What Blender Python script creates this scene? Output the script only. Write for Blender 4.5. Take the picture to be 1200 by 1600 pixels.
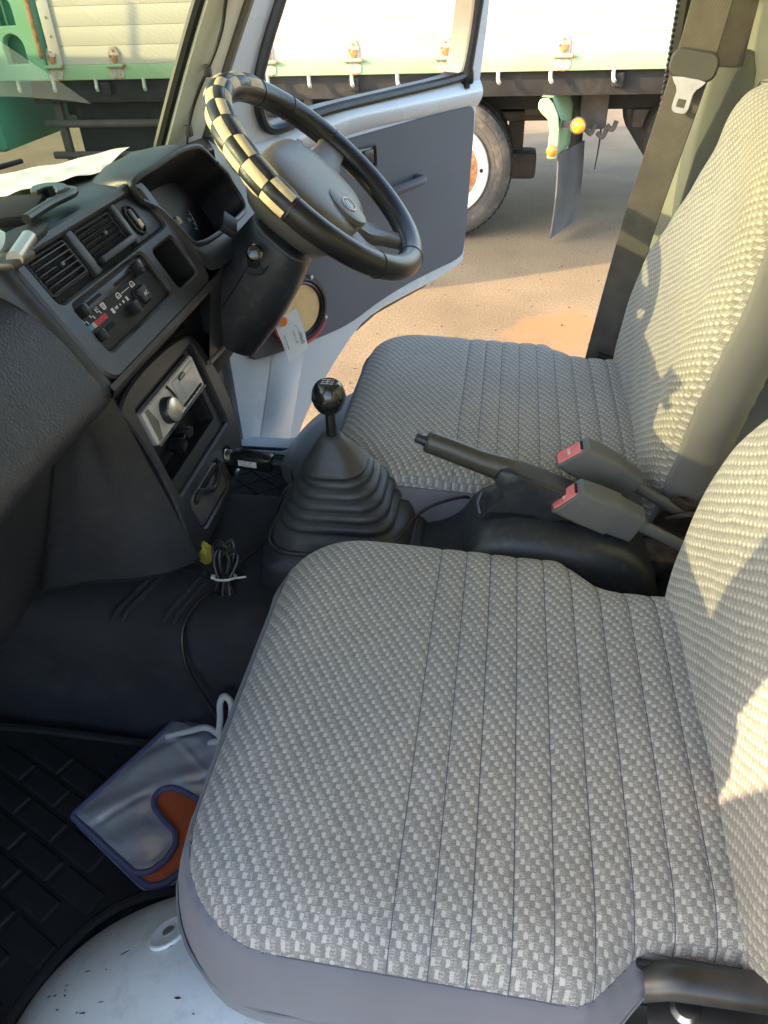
import bpy, bmesh, math, random
import numpy as np
from mathutils import Vector, Matrix
random.seed(7)
RNG = np.random.default_rng(7)
scene = bpy.context.scene
for o in list(bpy.data.objects): bpy.data.objects.remove(o)
R_ = math.radians

# ------------------------------------------------------------------ camera
PITCH, YAW, ROLL = R_(37.0), R_(10.0), R_(2.4)
fw = Vector((-math.sin(YAW)*math.cos(PITCH), math.cos(YAW)*math.cos(PITCH), -math.sin(PITCH)))
r0 = Vector((math.cos(YAW), math.sin(YAW), 0)); u0 = r0.cross(fw)
rt = r0*math.cos(ROLL) - u0*math.sin(ROLL); up = u0*math.cos(ROLL) + r0*math.sin(ROLL)
cam = bpy.data.cameras.new('camera'); camo = bpy.data.objects.new('camera', cam)
scene.collection.objects.link(camo)
camo.matrix_world = Matrix(((rt.x, up.x, -fw.x, 0), (rt.y, up.y, -fw.y, 0), (rt.z, up.z, -fw.z, 1.45), (0, 0, 0, 1)))
cam.sensor_fit = 'VERTICAL'; cam.sensor_height = 24; cam.lens = 24*1150/1600
cam.clip_start = 0.02; cam.clip_end = 500
scene.camera = camo

# ------------------------------------------------------------------ sky and sun (low sun from the front left)
SUN_E, SUN_A = R_(19.5), R_(21)
sdir = Vector((-math.cos(SUN_E)*math.cos(SUN_A), -math.cos(SUN_E)*math.sin(SUN_A), math.sin(SUN_E)))
world = bpy.data.worlds.new('World'); scene.world = world; world.use_nodes = True
wn = world.node_tree.nodes; wl = world.node_tree.links
sky = wn.new('ShaderNodeTexSky'); sky.sky_type = 'NISHITA'; sky.sun_disc = False
sky.sun_elevation = SUN_E; sky.sun_rotation = math.atan2(sdir.x, sdir.y) % (2*math.pi)
sky.air_density = 1.0; sky.dust_density = 1.9; sky.ozone_density = 0.5
bg = wn['Background']; bg.inputs['Strength'].default_value = 0.15
wl.new(sky.outputs[0], bg.inputs[0])
sun = bpy.data.lights.new('sun', 'SUN'); sun.energy = 2.0; sun.angle = R_(0.5); sun.color = (1.0, 0.73, 0.43)
suno = bpy.data.objects.new('sun', sun); scene.collection.objects.link(suno)
suno.rotation_euler = sdir.to_track_quat('Z', 'Y').to_euler()
vs = scene.view_settings
vs.view_transform = 'Standard'; vs.look = 'None'; vs.gamma = 1.0; vs.use_curve_mapping = False
vs.exposure = 2.65
scene.cycles.use_denoising = True
scene.cycles.max_bounces = 10; scene.cycles.diffuse_bounces = 6; scene.cycles.transparent_max_bounces = 16
scene.cycles.caustics_reflective = False; scene.cycles.caustics_refractive = False

# ------------------------------------------------------------------ materials
MATS = {}
def mat(name, col, rough=0.5, metal=0.0, bump=None, var=None, coat=0.0, spec=0.5, dust=None, sheen=0.0):
    """procedural Principled: bump=(scale,strength,dist), var=(scale,amount), dust=(scale,amount,colour)"""
    m = bpy.data.materials.new(name); m.use_nodes = True
    nt = m.node_tree; N = nt.nodes; L = nt.links; b = N['Principled BSDF']
    b.inputs['Roughness'].default_value = rough; b.inputs['Metallic'].default_value = metal
    b.inputs['Specular IOR Level'].default_value = spec; b.inputs['Coat Weight'].default_value = coat
    b.inputs['Sheen Weight'].default_value = sheen
    c4 = (*col, 1); b.inputs['Base Color'].default_value = c4
    tc = N.new('ShaderNodeTexCoord'); src = None
    if var:
        n = N.new('ShaderNodeTexNoise'); n.inputs['Scale'].default_value = var[0]; n.inputs['Detail'].default_value = 6
        L.new(tc.outputs['Object'], n.inputs['Vector'])
        r = N.new('ShaderNodeMapRange'); r.inputs[1].default_value = .3; r.inputs[2].default_value = .7
        r.inputs[3].default_value = 1-var[1]; r.inputs[4].default_value = 1+var[1]
        L.new(n.outputs[0], r.inputs[0])
        mx = N.new('ShaderNodeMix'); mx.data_type = 'RGBA'; mx.blend_type = 'MULTIPLY'; mx.inputs[0].default_value = 1
        mx.inputs[6].default_value = c4; L.new(r.outputs[0], mx.inputs[7]); src = mx.outputs[2]
        rr = N.new('ShaderNodeMapRange'); rr.inputs[3].default_value = max(.02, rough-.08); rr.inputs[4].default_value = min(1, rough+.12)
        L.new(n.outputs[0], rr.inputs[0]); L.new(rr.outputs[0], b.inputs['Roughness'])
    if dust:
        n = N.new('ShaderNodeTexNoise'); n.inputs['Scale'].default_value = dust[0]; n.inputs['Detail'].default_value = 8; n.inputs['Roughness'].default_value = .7
        L.new(tc.outputs['Object'], n.inputs['Vector'])
        r = N.new('ShaderNodeMapRange'); r.inputs[1].default_value = .52; r.inputs[2].default_value = .8; r.inputs[4].default_value = dust[1]
        L.new(n.outputs[0], r.inputs[0])
        mx = N.new('ShaderNodeMix'); mx.data_type = 'RGBA'; L.new(r.outputs[0], mx.inputs[0])
        if src: L.new(src, mx.inputs[6])
        else: mx.inputs[6].default_value = c4
        mx.inputs[7].default_value = (*dust[2], 1); src = mx.outputs[2]
    if src: L.new(src, b.inputs['Base Color'])
    if bump:
        n = N.new('ShaderNodeTexNoise' if len(bump) < 4 else 'ShaderNodeTexVoronoi'); n.inputs['Scale'].default_value = bump[0]
        if len(bump) < 4: n.inputs['Detail'].default_value = 3
        L.new(tc.outputs['Object'], n.inputs['Vector'])
        bp = N.new('ShaderNodeBump'); bp.inputs['Strength'].default_value = bump[1]; bp.inputs['Distance'].default_value = bump[2]
        L.new(n.outputs[0], bp.inputs['Height']); L.new(bp.outputs[0], b.inputs['Normal'])
    MATS[name] = m
    return m

DUST = (.25, .23, .2)
mat('dash', (.019, .0215, .026), .42, bump=(900, .25, .0006), var=(7, .15), dust=(60, .12, DUST))
mat('dash_leather', (.024, .025, .029), .44, bump=(330, .4, .0009, 1), var=(6, .2), dust=(40, .1, DUST))
mat('dash_gloss', (.016, .017, .019), .3, var=(20, .2), dust=(90, .15, DUST))
mat('bezel', (.030, .031, .035), .38, bump=(1200, .12, .0004), var=(12, .15), dust=(80, .12, DUST))
mat('black', (.008, .008, .009), .55, var=(15, .3))
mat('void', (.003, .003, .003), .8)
mat('gauge', (.010, .011, .018), .4, spec=.2, dust=(120, .08, DUST))
mat('rubber', (.016, .017, .018), .6, bump=(500, .2, .0005), var=(10, .25), dust=(30, .14, DUST))
mat('rubber_gear', (.036, .039, .042), .45, bump=(600, .15, .0005), var=(14, .2), dust=(40, .18, DUST))
mat('console', (.020, .023, .028), .42, bump=(700, .15, .0005), var=(9, .2), dust=(70, .2, DUST))
mat('knob', (.012, .013, .013), .17, coat=.6, var=(30, .3))
mat('leather', (.012, .012, .013), .34, bump=(380, .25, .0006, 1), var=(25, .25))
mat('patch_beige', (.62, .50, .32), .62, bump=(900, .3, .0006), var=(60, .12))
mat('patch_black', (.018, .022, .028), .4, bump=(380, .3, .0006, 1), var=(60, .2))
mat('wheel_grey', (.15, .14, .118), .42, bump=(700, .18, .0005), var=(8, .1))
mat('carpet', (.022, .023, .027), .9, bump=(500, .5, .002), var=(9, .35), dust=(18, .16, (.14, .12, .1)))
mat('floormat', (.013, .014, .016), .62, bump=(220, .3, .001), var=(9, .3), dust=(24, .1, (.16, .14, .12)))
mat('seat_plain', (.155, .15, .165), .85, bump=(1500, .35, .0007), var=(7, .1), sheen=.2)
mat('seat_plain_back', (.15, .148, .15), .85, bump=(1500, .35, .0007), var=(7, .1), sheen=.2)
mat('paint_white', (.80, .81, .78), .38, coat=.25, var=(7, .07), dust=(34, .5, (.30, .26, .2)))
mat('paint_cream', (.66, .64, .53), .38, coat=.2, var=(4, .08), dust=(25, .15, (.35, .3, .22)))
mat('paint_door', (.50, .52, .55), .25, coat=.5, var=(5, .05), dust=(30, .12, (.4, .36, .3)))
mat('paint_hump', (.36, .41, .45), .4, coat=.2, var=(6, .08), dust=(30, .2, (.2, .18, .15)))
mat('door_card', (.082, .082, .092), .62, bump=(900, .2, .0006), var=(5, .1))
mat('grey_trim', (.15, .16, .145), .55, bump=(900, .2, .0005), var=(6, .08))
mat('belt_clip', (.055, .055, .052), .45, var=(20, .1))
mat('buckle_grey', (.10, .10, .096), .5, bump=(900, .15, .0004), var=(14, .12), dust=(60, .2, DUST))
mat('red_button', (.68, .16, .16), .4, var=(60, .15))
mat('steel', (.5, .5, .5), .28, 1.0, var=(30, .15))
mat('dark_steel', (.09, .085, .08), .38, .8, var=(25, .35), dust=(40, .3, (.16, .09, .05)))
mat('greasy_steel', (.05, .04, .033), .5, .5, var=(50, .5), dust=(60, .5, (.22, .12, .06)))
mat('brass', (.5, .4, .2), .4, .7, var=(30, .2))
mat('brake_grip', (.05, .047, .036), .34, var=(25, .15), bump=(800, .1, .0004))
mat('lid_grey', (.085, .08, .07), .5, var=(30, .3), bump=(500, .2, .0005), dust=(50, .25, DUST))
mat('chrome', (.55, .53, .5), .35, .1, var=(40, .1))
mat('spun', (.6, .57, .5), .33, .75)
mat('screen', (.45, .45, .46), .12, .0, coat=1.0, var=(25, .12))
mat('white_print', (.72, .72, .70), .6)
mat('grey_print', (.35, .35, .35), .6)
mat('red_print', (.5, .05, .06), .6); mat('blue_print', (.05, .32, .45), .6); mat('tan_print', (.6, .5, .38), .6)
mat('paper', (.78, .77, .73), .8, bump=(60, .4, .002), var=(30, .04))
mat('label_paper', (.66, .64, .60), .75, var=(40, .05))
mat('ink', (.07, .075, .09), .7)
mat('pouch', (.60, .62, .67), .33, .5, bump=(55, .35, .004), var=(9, .1))
mat('pouch_trim', (.11, .11, .2), .75, bump=(1500, .4, .0006))
mat('orange_felt', (.52, .11, .03), .85, bump=(900, .4, .001), var=(30, .12))
mat('cord_white', (.62, .63, .62), .7, bump=(1200, .5, .0008))
mat('cable', (.014, .014, .015), .42)
mat('yellow_plastic', (.42, .34, .05), .5, var=(80, .3))
mat('leaf', (.45, .32, .14), .8)
mat('speaker_cone', (.62, .40, .18), .8, bump=(400, .4, .001), var=(30, .1))
mat('rubber_seal', (.012, .012, .013), .4, var=(25, .2))
mat('ribbed_seal', (.2, .19, .16), .7, bump=(700, .6, .001))
mat('truck_white', (.62, .56, .47), .5, var=(2.5, .04), dust=(6, .12, (.5, .42, .32)))
mat('truck_green', (.34, .50, .28), .5, var=(3, .1), dust=(9, .32, (.32, .2, .1)))
mat('truck_green_dark', (.10, .36, .24), .5, var=(3, .1), dust=(9, .2, (.2, .16, .1)))
mat('stake_green', (.24, .50, .29), .5, var=(3, .1), dust=(9, .25, (.3, .2, .1)))
mat('rust', (.48, .20, .08), .85, var=(60, .5), bump=(300, .5, .002))
mat('rusty_white', (.5, .42, .34), .7, var=(50, .3), dust=(40, .6, (.3, .12, .05)))
mat('chassis', (.02, .019, .018), .75, var=(8, .4), dust=(10, .4, (.12, .1, .08)))
mat('chassis_dusty', (.12, .10, .085), .85, var=(8, .3), dust=(10, .5, (.22, .18, .14)))
mat('tyre', (.075, .068, .06), .85, bump=(90, .5, .004), var=(12, .3), dust=(9, .75, (.3, .25, .19)))
mat('tyre_tread', (.022, .022, .024), .85, bump=(140, .5, .004), var=(12, .3), dust=(9, .4, (.16, .14, .12)))
mat('rim_white', (.72, .66, .52), .5, var=(10, .1), dust=(14, .6, (.36, .22, .1)))
mat('flap', (.11, .105, .10), .8, var=(7, .25), dust=(6, .4, (.2, .18, .15)))
mat('amber', (.85, .42, .02), .15, coat=1.0); mat('orange_lens', (.9, .27, .02), .2, coat=1.0)
mat('hook', (.55, .58, .45), .6, var=(40, .25), dust=(40, .4, (.3, .15, .07)))
mat('tarp', (.03, .10, .10), .7, bump=(12, .5, .03), var=(3, .3))
mat('wall_panel', (.55, .56, .48), .45, coat=.1, var=(5, .07), dust=(20, .15, (.35, .3, .2)))
mat('bumper', (.05, .05, .055), .6, var=(8, .2))

def glass(name, tint, refl, film=.02):
    m = bpy.data.materials.new(name); m.use_nodes = True; nt = m.node_tree; N = nt.nodes; L = nt.links
    N.remove(N['Principled BSDF']); out = N['Material Output']
    t = N.new('ShaderNodeBsdfTransparent'); t.inputs[0].default_value = (*tint, 1)
    g = N.new('ShaderNodeBsdfGlossy'); g.inputs['Roughness'].default_value = .01
    lw = N.new('ShaderNodeLayerWeight'); lw.inputs[0].default_value = .5
    pw = N.new('ShaderNodeMath'); pw.operation = 'POWER'; L.new(lw.outputs['Facing'], pw.inputs[0]); pw.inputs[1].default_value = 4.5
    fr = N.new('ShaderNodeMapRange'); fr.inputs[3].default_value = refl; fr.inputs[4].default_value = .95; L.new(pw.outputs[0], fr.inputs[0])
    mx = N.new('ShaderNodeMixShader'); L.new(fr.outputs[0], mx.inputs[0]); L.new(t.outputs[0], mx.inputs[1]); L.new(g.outputs[0], mx.inputs[2])
    # fine dust film on the pane
    tc = N.new('ShaderNodeTexCoord'); n = N.new('ShaderNodeTexNoise'); n.inputs['Scale'].default_value = 260; n.inputs['Detail'].default_value = 4
    n2 = N.new('ShaderNodeTexNoise'); n2.inputs['Scale'].default_value = 9; n2.inputs['Detail'].default_value = 5
    L.new(tc.outputs['Object'], n.inputs['Vector']); L.new(tc.outputs['Object'], n2.inputs['Vector'])
    mm = N.new('ShaderNodeMath'); mm.operation = 'MULTIPLY'; L.new(n.outputs[0], mm.inputs[0]); L.new(n2.outputs[0], mm.inputs[1])
    mr = N.new('ShaderNodeMapRange'); mr.inputs[1].default_value = .2; mr.inputs[2].default_value = .5; mr.inputs[4].default_value = film
    L.new(mm.outputs[0], mr.inputs[0])
    d = N.new('ShaderNodeBsdfDiffuse'); d.inputs[0].default_value = (.7, .68, .6, 1)
    m2 = N.new('ShaderNodeMixShader'); L.new(mr.outputs[0], m2.inputs[0]); L.new(mx.outputs[0], m2.inputs[1]); L.new(d.outputs[0], m2.inputs[2])
    L.new(m2.outputs[0], out.inputs[0]); MATS[name] = m; return m
glass('windscreen', (.42, .49, .39), .14, .035)
glass('side_glass', (.93, .95, .93), .07)
glass('lens', (.9, .9, .92), .06)

def fabric(name, lightc, darkc, px=.0039, py=.0055):
    """woven seat cloth: light blocks stepping diagonally over dark ground, laid out on the pad's own x,y"""
    m = bpy.data.materials.new(name); m.use_nodes = True; nt = m.node_tree; N = nt.nodes; L = nt.links; b = N['Principled BSDF']
    b.inputs['Roughness'].default_value = .78; b.inputs['Sheen Weight'].default_value = .25; b.inputs['Specular IOR Level'].default_value = .35
    tc = N.new('ShaderNodeTexCoord')
    def noise(scale, detail=2.0):
        n = N.new('ShaderNodeTexNoise'); n.inputs['Scale'].default_value = scale; n.inputs['Detail'].default_value = detail
        L.new(tc.outputs['Object'], n.inputs['Vector']); return n
    def M(op, a, bb=None, c=None):
        n = N.new('ShaderNodeMath'); n.operation = op
        for i, v in enumerate((a, bb, c)):
            if v is None: continue
            if isinstance(v, (int, float)): n.inputs[i].default_value = v
            else: L.new(v, n.inputs[i])
        return n.outputs[0]
    wob = noise(900, 1); wob2 = noise(22, 2)
    s1 = N.new('ShaderNodeSeparateXYZ'); L.new(wob.outputs['Color'], s1.inputs[0])
    s2 = N.new('ShaderNodeSeparateXYZ'); L.new(wob2.outputs['Color'], s2.inputs[0])
    s0 = N.new('ShaderNodeSeparateXYZ'); L.new(tc.outputs['Object'], s0.inputs[0])
    X = M('ADD', M('ADD', s0.outputs[0], M('MULTIPLY', M('SUBTRACT', s1.outputs[0], .5), .0022)), M('MULTIPLY', M('SUBTRACT', s2.outputs[0], .5), .006))
    Y = M('ADD', M('ADD', s0.outputs[1], M('MULTIPLY', M('SUBTRACT', s1.outputs[1], .5), .0026)), M('MULTIPLY', M('SUBTRACT', s2.outputs[1], .5), .008))
    i = M('FLOOR', M('DIVIDE', X, px)); j = M('FLOOR', M('DIVIDE', Y, py))
    k = M('FLOORED_MODULO', M('ADD', i, j), 3.0)
    fx = M('FRACT', M('DIVIDE', X, px)); fy = M('FRACT', M('DIVIDE', Y, py))
    inb = M('MULTIPLY', M('LESS_THAN', M('ABSOLUTE', M('SUBTRACT', fx, .5)), .43), M('LESS_THAN', M('ABSOLUTE', M('SUBTRACT', fy, .5)), .40))
    lightm = M('MULTIPLY', M('LESS_THAN', k, .5), inb)
    half = M('COMPARE', k, 1.0, .2)
    stripe = M('GREATER_THAN', M('SINE', M('MULTIPLY', Y, 2*math.pi/.0016)), .1)
    hs = M('MULTIPLY', M('MULTIPLY', half, stripe), .42)
    fib = noise(1500, 3)
    fv = M('MULTIPLY', M('SUBTRACT', fib.outputs[0], .5), 1.7)
    blotch = noise(140, 2)
    bv = M('MULTIPLY', M('SUBTRACT', blotch.outputs[0], .5), .5)
    f = M('ADD', M('ADD', M('ADD', M('MULTIPLY', lightm, .72), hs), fv), M('ADD', bv, .14))
    mx = N.new('ShaderNodeMix'); mx.data_type = 'RGBA'; mx.clamp_factor = True; L.new(f, mx.inputs[0])
    mx.inputs[6].default_value = (*darkc, 1); mx.inputs[7].default_value = (*lightc, 1)
    wear = noise(5, 4); wr = N.new('ShaderNodeMapRange'); wr.inputs[1].default_value = .3; wr.inputs[2].default_value = .7; wr.inputs[3].default_value = .9; wr.inputs[4].default_value = 1.1
    L.new(wear.outputs[0], wr.inputs[0])
    m2 = N.new('ShaderNodeMix'); m2.data_type = 'RGBA'; m2.blend_type = 'MULTIPLY'; m2.inputs[0].default_value = 1
    L.new(mx.outputs[2], m2.inputs[6]); L.new(wr.outputs[0], m2.inputs[7])
    tn = noise(3.2, 5); tr_ = N.new('ShaderNodeMapRange'); tr_.inputs[1].default_value = .5; tr_.inputs[2].default_value = .72; tr_.inputs[4].default_value = .55; L.new(tn.outputs[0], tr_.inputs[0])
    m4 = N.new('ShaderNodeMix'); m4.data_type = 'RGBA'; m4.blend_type = 'MULTIPLY'; L.new(tr_.outputs[0], m4.inputs[0]); L.new(m2.outputs[2], m4.inputs[6]); m4.inputs[7].default_value = (1.05, .93, .76, 1)   # tintmix
    sp = noise(2600, 1); sr = N.new('ShaderNodeMapRange'); sr.inputs[1].default_value = .74; sr.inputs[2].default_value = .80; sr.inputs[4].default_value = .5; L.new(sp.outputs[0], sr.inputs[0])
    m5 = N.new('ShaderNodeMix'); m5.data_type = 'RGBA'; L.new(sr.outputs[0], m5.inputs[0]); L.new(m4.outputs[2], m5.inputs[6]); m5.inputs[7].default_value = (.6, .58, .54, 1)
    L.new(m5.outputs[2], b.inputs['Base Color'])
    h = M('ADD', lightm, M('MULTIPLY', fib.outputs[0], .8))
    bp = N.new('ShaderNodeBump'); bp.inputs['Strength'].default_value = .22; bp.inputs['Distance'].default_value = .0003
    L.new(h, bp.inputs['Height']); L.new(bp.outputs[0], b.inputs['Normal']); MATS[name] = m
fabric('seat_cloth', (.49, .465, .43), (.155, .15, .14))

def ground_mat():
    m = bpy.data.materials.new('concrete'); m.use_nodes = True; nt = m.node_tree; N = nt.nodes; L = nt.links; b = N['Principled BSDF']
    b.inputs['Roughness'].default_value = .9
    tc = N.new('ShaderNodeTexCoord')
    def noise(s, d, dist=0):
        n = N.new('ShaderNodeTexNoise'); n.inputs['Scale'].default_value = s; n.inputs['Detail'].default_value = d; n.inputs['Distortion'].default_value = dist
        L.new(tc.outputs['Object'], n.inputs['Vector']); return n
    r = N.new('ShaderNodeValToRGB'); r.color_ramp.elements[0].color = (.19, .130, .070, 1); r.color_ramp.elements[1].color = (.30, .214, .120, 1)
    r.color_ramp.elements[0].position = .3; r.color_ramp.elements[1].position = .7
    L.new(noise(1.6, 10).outputs[0], r.inputs[0])
    g = N.new('ShaderNodeMix'); g.data_type = 'RGBA'; g.blend_type = 'MULTIPLY'; g.inputs[0].default_value = 1
    mr = N.new('ShaderNodeMapRange'); mr.inputs[1].default_value = .35; mr.inputs[2].default_value = .65; mr.inputs[3].default_value = .70; mr.inputs[4].default_value = 1.2
    L.new(noise(95, 4).outputs[0], mr.inputs[0]); L.new(r.outputs[0], g.inputs[6]); L.new(mr.outputs[0], g.inputs[7])
    # rusty water stain with a shape of its own beside the driver's seat
    mp = N.new('ShaderNodeMapping'); L.new(tc.outputs['Object'], mp.inputs[0]); mp.inputs['Location'].default_value = (-.36, -3.35, 0)
    ds = N.new('ShaderNodeTexNoise'); ds.inputs['Scale'].default_value = 3.5; ds.inputs['Detail'].default_value = 6; L.new(tc.outputs['Object'], ds.inputs['Vector'])
    ln = N.new('ShaderNodeVectorMath'); ln.operation = 'LENGTH'; L.new(mp.outputs[0], ln.inputs[0])
    ad = N.new('ShaderNodeMath'); ad.operation = 'MULTIPLY_ADD'; L.new(ds.outputs[0], ad.inputs[0]); ad.inputs[1].default_value = .9; L.new(ln.outputs[1], ad.inputs[2])
    st = N.new('ShaderNodeMapRange'); st.inputs[1].default_value = .62; st.inputs[2].default_value = .78; st.inputs[3].default_value = .75; st.inputs[4].default_value = 0
    L.new(ad.outputs[0], st.inputs[0])
    m3 = N.new('ShaderNodeMix'); m3.data_type = 'RGBA'; L.new(st.outputs[0], m3.inputs[0]); L.new(g.outputs[2], m3.inputs[6]); m3.inputs[7].default_value = (.36, .17, .065, 1)
    L.new(m3.outputs[2], b.inputs['Base Color'])
    bp = N.new('ShaderNodeBump'); bp.inputs['Strength'].default_value = .3; bp.inputs['Distance'].default_value = .004
    L.new(noise(70, 5).outputs[0], bp.inputs['Height']); L.new(bp.outputs[0], b.inputs['Normal']); MATS['concrete'] = m
ground_mat()

# ------------------------------------------------------------------ mesh helpers
class MB:
    def __init__(s): s.v = []; s.f = []
    def add(s, v, f):
        o = len(s.v); s.v += [tuple(map(float, p)) for p in v]; s.f += [tuple(i+o for i in q) for q in f]; return s
    def box(s, c, d, bev=0.0, rot=None, seg=2):
        bm = bmesh.new(); bmesh.ops.create_cube(bm, size=1)
        for q in bm.verts: q.co = Vector((q.co.x*d[0], q.co.y*d[1], q.co.z*d[2]))
        if bev > 0: bmesh.ops.bevel(bm, geom=list(bm.edges), offset=min(bev, min(d)*.49), segments=seg, profile=.6, affect='EDGES')
        M = Matrix.Translation(c) @ (rot.to_4x4() if rot is not None else Matrix())
        bm.verts.index_update(); s.add([M @ q.co for q in bm.verts], [[q.index for q in f.verts] for f in bm.faces]); bm.free(); return s
    def tube(s, pts, r, n=10, closed=False, cap=True):
        P = [Vector(p) for p in pts]; m = len(P); rr = r if isinstance(r, (list, tuple)) else [r]*m
        T = []
        for i in range(m):
            a = P[(i-1) % m] if (closed or i > 0) else P[i]; b = P[(i+1) % m] if (closed or i < m-1) else P[i]
            T.append((b-a).normalized())
        nrm = T[0].orthogonal().normalized(); V = []; F = []
        for i in range(m):
            nrm = (nrm - T[i]*nrm.dot(T[i])).normalized(); bi = T[i].cross(nrm)
            for k in range(n):
                a = 2*math.pi*k/n; V.append(P[i] + (nrm*math.cos(a) + bi*math.sin(a))*rr[i])
        for i in range(m if closed else m-1):
            for k in range(n):
                i2 = (i+1) % m; F.append((i*n+k, i*n+(k+1) % n, i2*n+(k+1) % n, i2*n+k))
        if cap and not closed: F += [tuple(range(n))[::-1], tuple(range((m-1)*n, m*n))]
        return s.add(V, F)
    def loft(s, rings, closed=True, cap0=False, cap1=False, wrap=False):
        n = len(rings[0]); V = [p for r in rings for p in r]; F = []; m = len(rings)
        for i in range(m if wrap else m-1):
            i2 = (i+1) % m
            for k in range(n if closed else n-1): F.append((i*n+k, i*n+(k+1) % n, i2*n+(k+1) % n, i2*n+k))
        if cap0: F.append(tuple(range(n))[::-1])
        if cap1: F.append(tuple(range((m-1)*n, m*n)))
        return s.add(V, F)
    def grid(s, fn, nu, nv):
        return s.loft([[fn(i/nu, j/nv) for j in range(nv+1)] for i in range(nu+1)], closed=False)
    def lathe(s, prof, n, M):
        rings = [[M @ Vector((r*math.cos(2*math.pi*k/n), r*math.sin(2*math.pi*k/n), z)) for k in range(n)] for r, z in prof]
        return s.loft(rings, cap0=prof[0][0] > 1e-6, cap1=prof[-1][0] > 1e-6)
    def plate(s, outer, holes, fmap, depth, cham=.0015, back=False):
        """flat plate with holes: outer/holes are 2-D loops, fmap(a,b,h)->3-D; hole walls go down to `depth`"""
        def off(loop, d):
            n = len(loop); out = []
            ar = sum(loop[i][0]*loop[(i+1) % n][1]-loop[(i+1) % n][0]*loop[i][1] for i in range(n)); sg = 1 if ar > 0 else -1
            for i in range(n):
                a, b, c = Vector(loop[i-1]), Vector(loop[i]), Vector(loop[(i+1) % n])
                t = ((b-a).normalized()+(c-b).normalized())
                if t.length < 1e-9: t = (c-b)
                t.normalize(); out.append((b.x + sg*t.y*d, b.y - sg*t.x*d))
            return out
        bm = bmesh.new(); eds = []
        loops = [off(outer, -cham)] + [off(h, cham) for h in holes]
        for lp in loops:
            vs_ = [bm.verts.new((a, b, 0)) for a, b in lp]
            for i in range(len(vs_)): eds.append(bm.edges.new((vs_[i], vs_[(i+1) % len(vs_)])))
        bmesh.ops.triangle_fill(bm, use_beauty=True, use_dissolve=False, edges=eds)
        bm.verts.index_update()
        s.add([fmap(q.co.x, q.co.y, 0) for q in bm.verts], [[q.index for q in f.verts] for f in bm.faces])
        if back: s.add([fmap(q.co.x, q.co.y, -depth) for q in bm.verts], [[q.index for q in f.verts][::-1] for f in bm.faces])
        bm.free()
        for raw, lp in zip([outer]+list(holes), loops):
            s.loft([[fmap(a, b, 0) for a, b in lp], [fmap(a, b, -cham) for a, b in raw], [fmap(a, b, -depth) for a, b in (lp if back else raw)]])
        return s
    def obj(s, name, material, parent=None, M=None, smooth=35, recalc=True):
        me = bpy.data.meshes.new(name); me.from_pydata(s.v, [], s.f); me.update()
        bm = bmesh.new(); bm.from_mesh(me)
        bmesh.ops.remove_doubles(bm, verts=bm.verts, dist=1e-6)
        if recalc: bmesh.ops.recalc_face_normals(bm, faces=bm.faces)
        if smooth:
            lim = math.radians(smooth)
            for f in bm.faces: f.smooth = True
            for e in bm.edges: e.smooth = (len(e.link_faces) == 2 and e.calc_face_angle(0) < lim)
        bm.to_mesh(me); bm.free()
        me.materials.append(MATS[material])
        return link(name, me, parent, M)
def link(name, me, parent=None, M=None):
    o = bpy.data.objects.new(name, me); scene.collection.objects.link(o)
    if parent is not None:
        o.parent = parent; W = Matrix()
        p = parent; chain = []
        while p is not None: chain.append(p); p = p.parent
        for q in reversed(chain): W = W @ q.matrix_parent_inverse @ q.matrix_basis
        o.matrix_parent_inverse = W.inverted()
    if M is not None: o.matrix_basis = M
    return o
def tag(o, label, cat, group=None, kind=None):
    o['label'] = label; o['category'] = cat
    if group: o['group'] = group
    if kind: o['kind'] = kind
    return o
def thing(name, label, cat, loc=(0, 0, 0), group=None):
    o = bpy.data.objects.new(name, None); scene.collection.objects.link(o); o.location = loc; o.empty_display_size = .05
    return tag(o, label, cat, group)
def structure(o): o['kind'] = 'structure'; return o
def rrect(cx, cy, w, h, r, n=5):
    r = min(r, w*.499, h*.499); P = []
    for (sx, sy, a0) in ((1, 1, 0), (-1, 1, 90), (-1, -1, 180), (1, -1, 270)):
        for k in range(n+1):
            a = math.radians(a0 + 90*k/n); P.append((cx + sx*(w/2-r) + r*math.cos(a), cy + sy*(h/2-r) + r*math.sin(a)))
    return P
def smooth_loop(pts, it=2):
    P = [Vector(p) for p in pts]
    for _ in range(it):
        Q = []
        for i in range(len(P)):
            a, b = P[i], P[(i+1) % len(P)]; Q += [a*.75+b*.25, a*.25+b*.75]
        P = Q
    return [tuple(p) for p in P]
def spline(pts, n=8, closed=False):
    P = [Vector(p) for p in pts]; m = len(P); out = []
    rng = range(m) if closed else range(m-1)
    for i in rng:
        p0 = P[(i-1) % m] if closed or i > 0 else P[i]; p1 = P[i]; p2 = P[(i+1) % m]; p3 = P[(i+2) % m] if closed or i+2 < m else P[(i+1) % m]
        for k in range(n):
            t = k/n; out.append(.5*((2*p1) + (p2-p0)*t + (2*p0-5*p1+4*p2-p3)*t*t + (3*p1-p0-3*p2+p3)*t**3))
    if not closed: out.append(P[-1])
    return out
def text(name, body, size, material, M, parent, ext=.0002, align='CENTER'):
    cu = bpy.data.curves.new(name, 'FONT'); cu.body = body; cu.size = size; cu.extrude = ext; cu.align_x = align; cu.align_y = 'CENTER'; cu.resolution_u = 2
    t = bpy.data.objects.new(name, cu); scene.collection.objects.link(t)
    me = bpy.data.meshes.new_from_object(t.evaluated_get(bpy.context.evaluated_depsgraph_get()))
    bpy.data.objects.remove(t); bpy.data.curves.remove(cu)
    me.name = name; me.materials.clear(); me.materials.append(MATS[material])
    return link(name, me, parent, M)
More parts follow.
